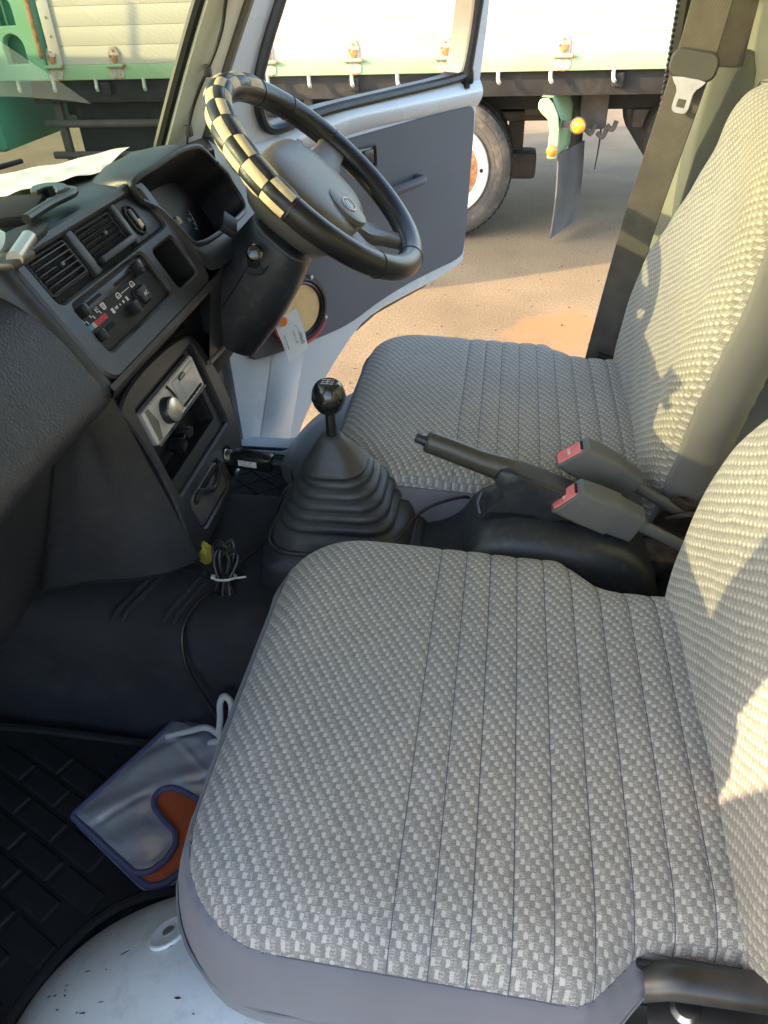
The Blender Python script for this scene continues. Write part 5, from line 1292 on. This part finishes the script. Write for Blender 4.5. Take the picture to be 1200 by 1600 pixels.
# a dry leaf on the near mat
m = MB(); m.add([(-.350, .425, FZ+.016), (-.338, .437, FZ+.019), (-.328, .447, FZ+.017), (-.336, .434, FZ+.016)], [(0, 1, 2, 3)]); m.add([(-.350, .425, FZ+.015), (-.338, .437, FZ+.018), (-.328, .447, FZ+.016), (-.336, .434, FZ+.015)], [(3, 2, 1, 0)])
tag(m.obj('dry_leaf', 'leaf'), 'tiny dry tan leaf on the black mat near the seat', 'leaf')

# ================================================================== silver pouch
po = thing('silver_pouch', 'silver pouch with orange lining and violet binding on the black mat', 'pouch', (-.42, .52, FZ+.01))
def filled(poly, zfn, name, material, step=.003):
    """sheet over a polygon: fine grid clipped to the outline"""
    P = [Vector((a, b)) for a, b in poly]; bm = bmesh.new(); vs_ = [bm.verts.new((p.x, p.y, 0)) for p in P]
    eds = [bm.edges.new((vs_[i], vs_[(i+1) % len(vs_)])) for i in range(len(vs_))]
    bmesh.ops.triangle_fill(bm, use_beauty=True, use_dissolve=False, edges=eds)
    for ax_, lo_, hi_ in ((0, min(p.x for p in P), max(p.x for p in P)), (1, min(p.y for p in P), max(p.y for p in P))):
        nrm = (1, 0, 0) if ax_ == 0 else (0, 1, 0)
        t = lo_+step
        while t < hi_:
            bmesh.ops.bisect_plane(bm, geom=list(bm.verts)+list(bm.edges)+list(bm.faces), plane_co=(t, 0, 0) if ax_ == 0 else (0, t, 0), plane_no=nrm); t += step
    L = np.array([(p.x, p.y) for p in P]); Q = np.array([(v.co.x, v.co.y) for v in bm.verts]); d = poly_dist(Q, L)
    bm.verts.index_update(); m = MB()
    m.add([(q[0], q[1], zfn(q[0], q[1], dd_)) for q, dd_ in zip(Q, d)], [[v.index for v in f.verts] for f in bm.faces]); bm.free()
    return m.obj(name, material, po, smooth=80)
Z0 = FZ+.016
def dense(P, step=.010):
    out = []
    for i in range(len(P)):
        a, b = Vector(P[i]), Vector(P[(i+1) % len(P)]); n = max(1, int((b-a).length/step)); out += [tuple(a.lerp(b, k/n)) for k in range(n)]
    return out
base = smooth_loop(dense([(-.516, .466), (-.404, .404), (-.385, .396), (-.368, .402), (-.346, .428), (-.335, .452), (-.315, .500), (-.290, .56), (-.330, .600), (-.436, .630)]), 2)
flap = smooth_loop(dense([(-.520, .466), (-.404, .404), (-.386, .408), (-.372, .425), (-.367, .445), (-.374, .462), (-.393, .474), (-.416, .492), (-.422, .506), (-.416, .519), (-.403, .524), (-.388, .521), (-.342, .504), (-.290, .56), (-.332, .603), (-.437, .634)]), 2)
def zl(x, y, d): return Z0 + .012*min(1, d/.015)**.5
def zf(x, y, d):
    h = min(1, d/.02)**.6
    fold = .0030*math.sin((x*.75-y)*150+18*x)*math.exp(-((y-.60)/.025)**2) + .0022*math.sin((x*.55+y)*210)*math.exp(-((.55*(x+.46)+(y-.434))/.02)**2) + .005*math.sin((x+.5*y)*85)*math.exp(-((x+.36)/.06)**2) + .003*math.sin(x*60-y*95)
    crease = -.0035*math.exp(-(((y-.50)-.75*(x+.43)-.008*math.sin(x*40))/.007)**2) + .0028*math.exp(-(((y-.56)+.9*(x+.38)-.006*math.sin(y*60))/.006)**2)
    return Z0 + .016 + .005*h + .6*fold*min(1, d/.012) + crease*min(1, d/.02)
filled(base, zl, 'orange_lining', 'orange_felt', .006)
fl = filled(flap, zf, 'silver_flap', 'pouch', .0035)
fl['label'] = 'wrinkled silver flap'
MB().tube([(a, b, Z0+.003) for a, b in base], .0048, 7, closed=True).obj('binding', 'pouch_trim', po)
MB().tube([(a, b, Z0+.0165) for a, b in flap], .0042, 7, closed=True).obj('flap_binding', 'pouch_trim', po)
m = MB(); m.loft([[(a, b, FZ+.010) for a, b in base], [(-.42+(a+.42)*1.03, .52+(b-.52)*1.05, Z0-.004) for a, b in base], [(a, b, Z0+.004) for a, b in base]]); m.obj('pouch_side', 'pouch', po)
# white cord looped at its end
cw = tag(MB().tube(spline([(-.44, .600, FZ+.035), (-.405, .604, FZ+.048), (-.378, .606, FZ+.058), (-.360, .604, FZ+.046), (-.352, .600, FZ+.030), (-.358, .600, FZ+.050), (-.352, .604, FZ+.085), (-.348, .608, FZ+.115), (-.340, .610, FZ+.128), (-.332, .608, FZ+.115), (-.340, .604, FZ+.075), (-.356, .598, FZ+.045), (-.372, .596, FZ+.038), (-.366, .590, FZ+.026), (-.350, .58, FZ+.018), (-.32, .565, FZ+.018)], 8), .0046, 10).obj('white_cord', 'cord_white'), 'knotted white cord looped at the end of the silver pouch', 'cord')
# ================================================================== parked truck outside
TY = 4.70
tr = thing('cargo_truck', 'large parked truck with white drop sides and pale green frame', 'truck', (-.4, TY+1, 0))
# drop-side planks
PZ = [1.005, 1.098, 1.192, 1.288, 1.378]
for i in range(4):
    m = MB(); m.box((-.55, TY+.012, (PZ[i]+PZ[i+1])/2), (4.30, .028, PZ[i+1]-PZ[i]-.0012), .002); m.obj('side_plank', 'truck_white', tr)
MB().box((-2.66, TY-.006, 1.19), (.07, .012, .37), .003).obj('end_strip', 'truck_white', tr)
for k in range(4):
    MB().lathe([(0, .004), (.006, .003), (.008, 0)], 10, frame((-2.66, TY-.013, 1.06+.09*k), (1, 0, 0), (0, 0, 1))).obj('rivet', 'rusty_white', tr)
# green frame rail
m = MB(); m.box((-.60, TY+.03, .966), (4.7, .075, .078), .006); rail = m.obj('frame_rail', 'truck_green', tr)
MB().box((-.60, TY+1.12, .955), (4.6, 2.1, .05), .01).obj('bed_floor', 'chassis', tr)
MB().box((-.55, TY+2.1, 1.19), (4.3, .03, .37), .01).obj('far_side', 'truck_white', tr)
# hinges with rust
def hinge(x):
    h = MB(); pl = [(-.036, 0), (-.036, .065), (-.017, .098), (.017, .098), (.036, .065), (.036, 0)]
    h.plate(smooth_loop(pl, 0), [], lambda a, b, d: Vector((x+a, TY-.010+(-d), .995+b)), .012, .002); ho = h.obj('drop_hinge', 'rusty_white', tr)
    MB().lathe([(0, .003), (.014, .002), (.020, 0)], 16, frame((x+.002, TY-.016, 1.030), (1, 0, 0), (0, 0, 1))).obj('rust_spot', 'rust', ho)
    for a, b in ((-.02, .05), (.02, .05), (0, .078)): MB().lathe([(0, .004), (.005, .003), (.006, 0)], 8, frame((x+a, TY-.012, .995+b), (1, 0, 0), (0, 0, 1))).obj('hinge_rivet', 'rust', ho)
    MB().tube([(x-.050, TY-.018, .997), (x+.050, TY-.018, .997)], .010, 10).obj('hinge_barrel', 'truck_green', ho)
    MB().tube([(x+.048, TY-.018, .997), (x+.060, TY-.018, .997)], .008, 10).obj('hinge_pin', 'rust', ho)
    m = MB(); m.plate(smooth_loop([(-.045, -.005), (.045, -.005), (.045, -.045), (.035, -.058), (-.035, -.058), (-.045, -.045)], 1), [], lambda a, b, d: Vector((x+a, TY-.012-d, .99+b)), .006, .002); m.obj('hinge_leaf', 'rusty_white', ho)
    m = MB(); m.plate(smooth_loop([(-.04, 0), (.04, 0), (.045, -.03), (.03, -.07), (-.035, -.066), (-.046, -.03)], 1), [], lambda a, b, d: Vector((x+a, TY-.0095-d, .995+b)), .002, .0005); m.obj('rust_streak', 'rust', ho)
for x in (-2.685, -2.30, -1.385, -.893, -.385, .245, .90): hinge(x)
# rope hooks under the rail
for x in (-2.95, -2.72, -2.45, -2.15, -1.90, -1.65, -1.397, -1.156, -.908, -.649, -.37, -.092, .19, .521, .85, 1.15):
    MB().tube(spline([(x, TY, .935), (x, TY-.004, .905), (x+.003, TY-.012, .885), (x+.010, TY-.024, .876)], 4), .0105, 8).obj('rope_hook', 'hook', tr)
# front stake post with two arched openings, then the cab back
def arch(cx, z0, w, h): return [(cx-w/2, z0), (cx-w/2, z0+h-w/2)] + [(cx + w/2*math.cos(a), z0+h-w/2 + w/2*math.sin(a)) for a in np.linspace(math.pi, 0, 9)[1:-1]] + [(cx+w/2, z0+h-w/2), (cx+w/2, z0)]
m = MB(); m.plate([(-3.10, .93), (-2.735, .93), (-2.735, 1.372), (-2.80, 1.385), (-3.10, 1.42)], [arch(-2.905, 1.015, .13, .15), arch(-2.915, 1.205, .12, .145)], lambda a, b, d: Vector((a, TY-.012-(-d)*1, b)) if False else Vector((a, TY-.012-d, b)), .05, .006); m.obj('front_stake', 'stake_green', tr)
MB().box((-2.915, TY+.10, 1.2), (.30, .02, .45), .002).obj('stake_back', 'truck_green_dark', tr)
MB().box((-2.745, TY-.02, 1.21), (.022, .012, .34), .004).obj('rust_edge', 'rust', tr)
m = MB(); m.plate(smooth_loop([(-2.79, 1.335), (-2.79, 1.395), (-2.70, 1.395), (-2.665, 1.365), (-2.68, 1.335), (-2.74, 1.315)], 1), [], lambda a, b, d: Vector((a, TY-.022-d, b)), .012, .003); m.obj('corner_latch', 'rusty_white', tr)
MB().box((-3.62, TY+.95, 1.30), (.95, 1.9, 1.55), .08).obj('cab', 'truck_green_dark', tr)
MB().box((-3.32, TY-.02, 1.1), (.30, .10, .34), .03).obj('cab_step_panel', 'truck_green_dark', tr)
# load under a dark tarpaulin in the bed
tp_ = MB(); tp_.grid(lambda u, v: (-2.5+3.6*u, TY+.25+1.6*v, .985+.52*math.sin(math.pi*v)**.5*min(1, 6*u, 6*(1-u))**.5+.03*math.sin(9*u+4*v)+.02*math.sin(23*u-7*v)), 60, 30)
tag(tp_.obj('tarpaulin_load', 'tarp'), 'dark green tarpaulin covered load behind the white drop side', 'tarpaulin')
# chassis beams and clutter
MB().box((-.6, TY+.42, .80), (4.6, .06, .23), .01).obj('chassis_beam', 'chassis', tr)
MB().box((-.6, TY+1.25, .78), (4.6, .06, .27), .01).obj('chassis_beam', 'chassis', tr)
MB().box((-.6, TY+.05, .868), (4.6, .02, .13), .005).obj('side_skirt', 'chassis', tr)
for x in (-2.4, -1.6, -.9, .55, 1.2): MB().box((x, TY+.6, .88), (.06, 1.2, .07), .01).obj('cross_member', 'chassis', tr)
for x, w_ in ((-2.42, .62), (-1.62, .78)): MB().box((x, TY+.36, .50), (w_, .40, .60), .03).obj('side_box', 'chassis', tr)
MB().tube([(-2.9, TY+.1, .50), (-1.1, TY+.1, .50)], .022, 10).obj('guard_rail', 'chassis_dusty', tr); MB().tube([(-2.9, TY+.1, .68), (-1.1, TY+.1, .68)], .022, 10).obj('guard_rail', 'chassis_dusty', tr)
for x in (-2.8, -2.0, -1.2): MB().box((x, TY+.12, .70), (.05, .04, .46), .008).obj('guard_post', 'chassis_dusty', tr)
# dual rear wheel
def wheel(cx, cy, flip=1):
    w = thing('truck_wheel', '', '') if False else None
    WMx = Matrix.Translation((cx, cy, .405)) @ Matrix.Rotation(R_(90), 4, 'X')      # local z -> -Y (towards us)
    prof = [(.262, .088), (.285, .098), (.32, .106), (.355, .104), (.378, .092), (.392, .080), (.397, .060)]
    tread = [(.397, .060), (.400, .05), (.401, .0), (.400, -.05), (.397, -.06), (.392, -.08), (.378, -.092), (.32, -.106), (.262, -.09)]
    t = MB().lathe([(r, z) for r, z in prof], 72, WMx); to = t.obj('tyre', 'tyre', tr)
    MB().lathe(tread, 72, WMx).obj('tread', 'tyre_tread', to)
    tb = None
    for k in range(60):
        for zz in (-.055, -.018, .018, .055):
            M_ = WMx @ Matrix.Rotation(2*math.pi*(k+.5*(zz in (-.018, .055)))/60, 4, 'Z') @ Matrix.Translation((.4005, 0, zz))
            if tb is None: tb = MB()
            c = M_.to_translation(); tb.box(c, (.006, .030, .030), .001, M_.to_3x3(), seg=1)
    q = tb.obj('tread_lugs', 'tyre_tread', to); q['kind'] = 'stuff'
    # raised sidewall rings
    for r in (.300, .345): MB().tube([WMx @ Vector((r*math.cos(a), r*math.sin(a), .1055 if r > .3 else .1015)) for a in np.linspace(0, 2*math.pi, 72, endpoint=False)], .0022, 6, closed=True).obj('sidewall_ring', 'tyre', to)
    rim = MB().lathe([(.266, .080), (.262, .104), (.254, .108), (.247, .104), (.238, .102), (.226, .098), (.205, .094), (.18, .090), (.165, .088), (.150, .085), (.0, .085)], 56, WMx).obj('rim', 'rim_white', to)
    MB().lathe([(.200, .088), (.196, .096), (.135, .101), (.105, .100), (.100, .112), (.085, .125), (.06, .13), (0, .132)], 32, WMx).obj('hub', 'rust', rim)
    for k in range(6):
        a = 2*math.pi*k/6+.3; MB().lathe([(.016, 0), (.016, .025), (.012, .03), (0, .03)], 6, WMx @ Matrix.Translation((.125*math.cos(a), .125*math.sin(a), .098))).obj('wheel_nut', 'rusty_white', rim)
    for k in range(5):
        a = 2*math.pi*k/5; MB().lathe([(0, .002), (.011, .002), (.013, -.004)], 16, WMx @ Matrix.Translation((.221*math.cos(a), .221*math.sin(a), .098))).obj('rim_hole', 'void', rim)
    return to
wheel(-.385, TY+.19); wheel(-.385, TY+.46)
MB().tube([(-.385, TY+.3, .405), (-.385, TY+2.0, .405)], .07, 16).obj('axle', 'chassis_dusty', tr)
MB().box((-.1, TY+.62, .62), (1.3, .09, .06), .02).obj('leaf_spring', 'chassis_dusty', tr)
MB().box((.02, TY+.66, .33), (.30, .22, .16), .03).obj('spring_shackle', 'chassis_dusty', tr)
MB().box((.03, TY+.70, .50), (.10, .10, .30), .02).obj('shackle_bracket', 'chassis_dusty', tr)
# green mudguard stay with folded top, two lamps, rubber flap
m = MB(); prof = [(.150, .800), (.205, .800), (.265, .690), (.268, .505), (.262, .490), (.215, .490), (.208, .505), (.213, .680), (.140, .740), (.136, .775)]
m.plate(smooth_loop(prof, 1), [], lambda a, b, d: Vector((a, TY-.02-d, b)), .02, .006, back=True); ms = m.obj('mudguard_stay', 'truck_green', tr)
m = MB(); m.loft([[(.15, TY-.01, .805), (.21, TY-.01, .800), (.268, TY-.01, .690), (.270, TY-.01, .505)], [(.24, TY+.36, .835), (.30, TY+.36, .825), (.355, TY+.36, .715), (.36, TY+.36, .50)]], closed=False); m.obj('mudguard_sheet', 'truck_green', tr); 
m = MB(); m.lathe([(0, .020), (.018, .017), (.030, .006), (.031, 0)], 24, frame((.233, TY-.023, .535), (1, 0, 0), (0, 0, 1))); m.obj('orange_reflector', 'orange_lens', tr)
LM = frame((.365, TY-.04, .665), (.96, .28, 0), (0, 0, 1))
m = MB(); m.lathe([(0, .040), (.018, .038), (.030, .030), (.037, .016), (.039, .0)], 28, LM); am_ = m.obj('amber_lamp', 'amber', tr)
MB().lathe([(.040, .004), (.044, .002), (.044, -.012), (.0, -.012)], 28, LM).obj('lamp_base', 'chassis_dusty', am_)
MB().box((.31, TY+.02, .665), (.14, .02, .035), .006).obj('lamp_arm', 'chassis_dusty', am_)
m = MB(); 
def flapf(u, v): return (.268+.17*u + .012*math.sin(3*v), TY+.005+.36*u+.02*math.sin(2.5*v+u), .515 + (.035-.515)*v + .02*u*(v))
m.grid(flapf, 10, 16); fo = m.obj('mud_flap', 'flap', tr); sd = fo.modifiers.new('thick', 'SOLIDIFY'); sd.thickness = .008
m = MB(); m.grid(lambda u, v: (.62+.05*u+.01*math.sin(3*v), TY+1.35+.40*u, .60+(.14-.60)*v), 8, 12); fo = m.obj('mud_flap', 'flap', tr); sd = fo.modifiers.new('thick', 'SOLIDIFY'); sd.thickness = .008
# tail clutter right of the flap
MB().box((.47, TY+.33, .70), (.16, .10, .22), .02).obj('tail_bracket', 'chassis_dusty', tr)
for x, z in ((.43, .60), (.50, .58), (.55, .62)): MB().tube(spline([(x, TY+.24, z), (x+.03, TY+.22, z-.02), (x+.05, TY+.24, z+.02)], 4), .014, 8).obj('bracket_rod', 'chassis_dusty', tr)
for x_, z_, w_, h_ in ((.18, .72, .22, .16), (.66, .74, .30, .14), (.30, .60, .10, .12), (.78, .62, .12, .10)): MB().box((x_, TY+.52, z_), (w_, .14, h_), .015).obj('chassis_bracket', 'chassis_dusty' if x_ in (.18, .78) else 'chassis', tr)
for x_ in (.12, .22, .58, .72): MB().tube(spline([(x_, TY+.42, .86), (x_+.05, TY+.40, .74), (x_+.16, TY+.41, .70), (x_+.22, TY+.44, .80)], 5), .009, 7).obj('brake_line', 'chassis', tr)
MB().tube([(.40, TY+.45, .72), (.395, TY+.46, .30)], [.035, .045], 12).obj('damper', 'chassis', tr)
MB().tube(spline([(.50, TY+.40, .80), (.70, TY+.42, .72), (.95, TY+.5, .78)], 6), .016, 8).obj('air_hose', 'chassis', tr)
MB().tube([(1.05, TY+.25, .55), (1.05, TY+1.5, .55)], .27, 28).obj('spare_drum', 'chassis', tr)
MB().box((.93, TY+.22, .50), (.20, .03, .14), .02, Matrix.Rotation(.5, 3, 'Y')).obj('drum_bracket', 'chassis_dusty', tr)
MB().box((.95, TY+.35, .82), (.22, .05, .045), .01).obj('marker_board', 'patch_beige', tr)

# ================================================================== small van parked ahead of us (out of frame; its shadow falls on the drop side)
vn = thing('parked_van', 'small white van parked ahead, casting its roof shadow on the drop side', 'van', (-5.4, 3.05, 0))
VX = [(-6.95, .9), (-6.9, .98), (-6.55, 1.12), (-6.1, 1.66), (-5.9, 1.75), (-5.2, 1.79), (-4.3, 1.77), (-3.98, 1.72), (-3.90, 1.5), (-3.86, 1.0)]
rings = []
for x, zt in spline([(x, 0, z) for x, z in VX], 3) and [(p.x, p.z) for p in spline([(x, 0, z) for x, z in VX], 3)]:
    hw_ = .70; rings.append([(x, 3.05-hw_, .32), (x, 3.05-hw_, min(zt, .95)), (x, 3.05-hw_*.97, .95+(zt-.95)*.55 if zt > .95 else zt), (x, 3.05-hw_*.86, zt-.06 if zt > 1.0 else zt), (x, 3.05-hw_*.6, zt), (x, 3.05, zt+.015), (x, 3.05+hw_*.6, zt), (x, 3.05+hw_*.86, zt-.06 if zt > 1.0 else zt), (x, 3.05+hw_*.97, .95+(zt-.95)*.55 if zt > .95 else zt), (x, 3.05+hw_, min(zt, .95)), (x, 3.05+hw_, .32)])
MB().loft(rings, cap0=True, cap1=True).obj('body', 'paint_white', vn)
for sy in (-1, 1):
    for x0, x1 in ((-5.95, -5.15), (-5.05, -4.15)): MB().box(((x0+x1)/2, 3.05+sy*.685, 1.29), (x1-x0, .02, .36), .008).obj('side_window', 'gauge', vn)
    for x in (-6.3, -4.5):
        MB().lathe([(0, .06), (.16, .06), (.17, .075), (.26, .07), (.27, .0), (.26, -.07), (0, -.07)], 32, Matrix.Translation((x, 3.05+sy*.62, .27)) @ Matrix.Rotation(R_(90*sy), 4, 'X')).obj('wheel', 'tyre', vn)
MB().tube([(-4.45, 3.62, 1.72), (-4.45, 3.60, 2.02)], .010, 8).obj('antenna', 'black', vn)
vn.location += Vector((.40, .36, 0))   # VOFF: park it close to the truck's front

# loose grit on the concrete
m = MB()
for k in range(420):
    x = random.uniform(-.9, 1.3); y = random.uniform(2.2, 5.2); r = .0025+.006*random.random()**3
    pts = [(x+r*a*random.uniform(.6, 1.2), y+r*b*random.uniform(.6, 1.2), r*.9*(c+.6)) for a, b, c in ((1, 0, -.3), (-.5, .87, -.3), (-.5, -.87, -.3), (.1, 0, .6))]
    m.add(pts, [(0, 1, 3), (1, 2, 3), (2, 0, 3), (0, 2, 1)])
g_ = m.obj('loose_grit', 'chassis_dusty', None, smooth=0); tag(g_, 'loose grit scattered over the concrete yard', 'grit', kind='stuff')
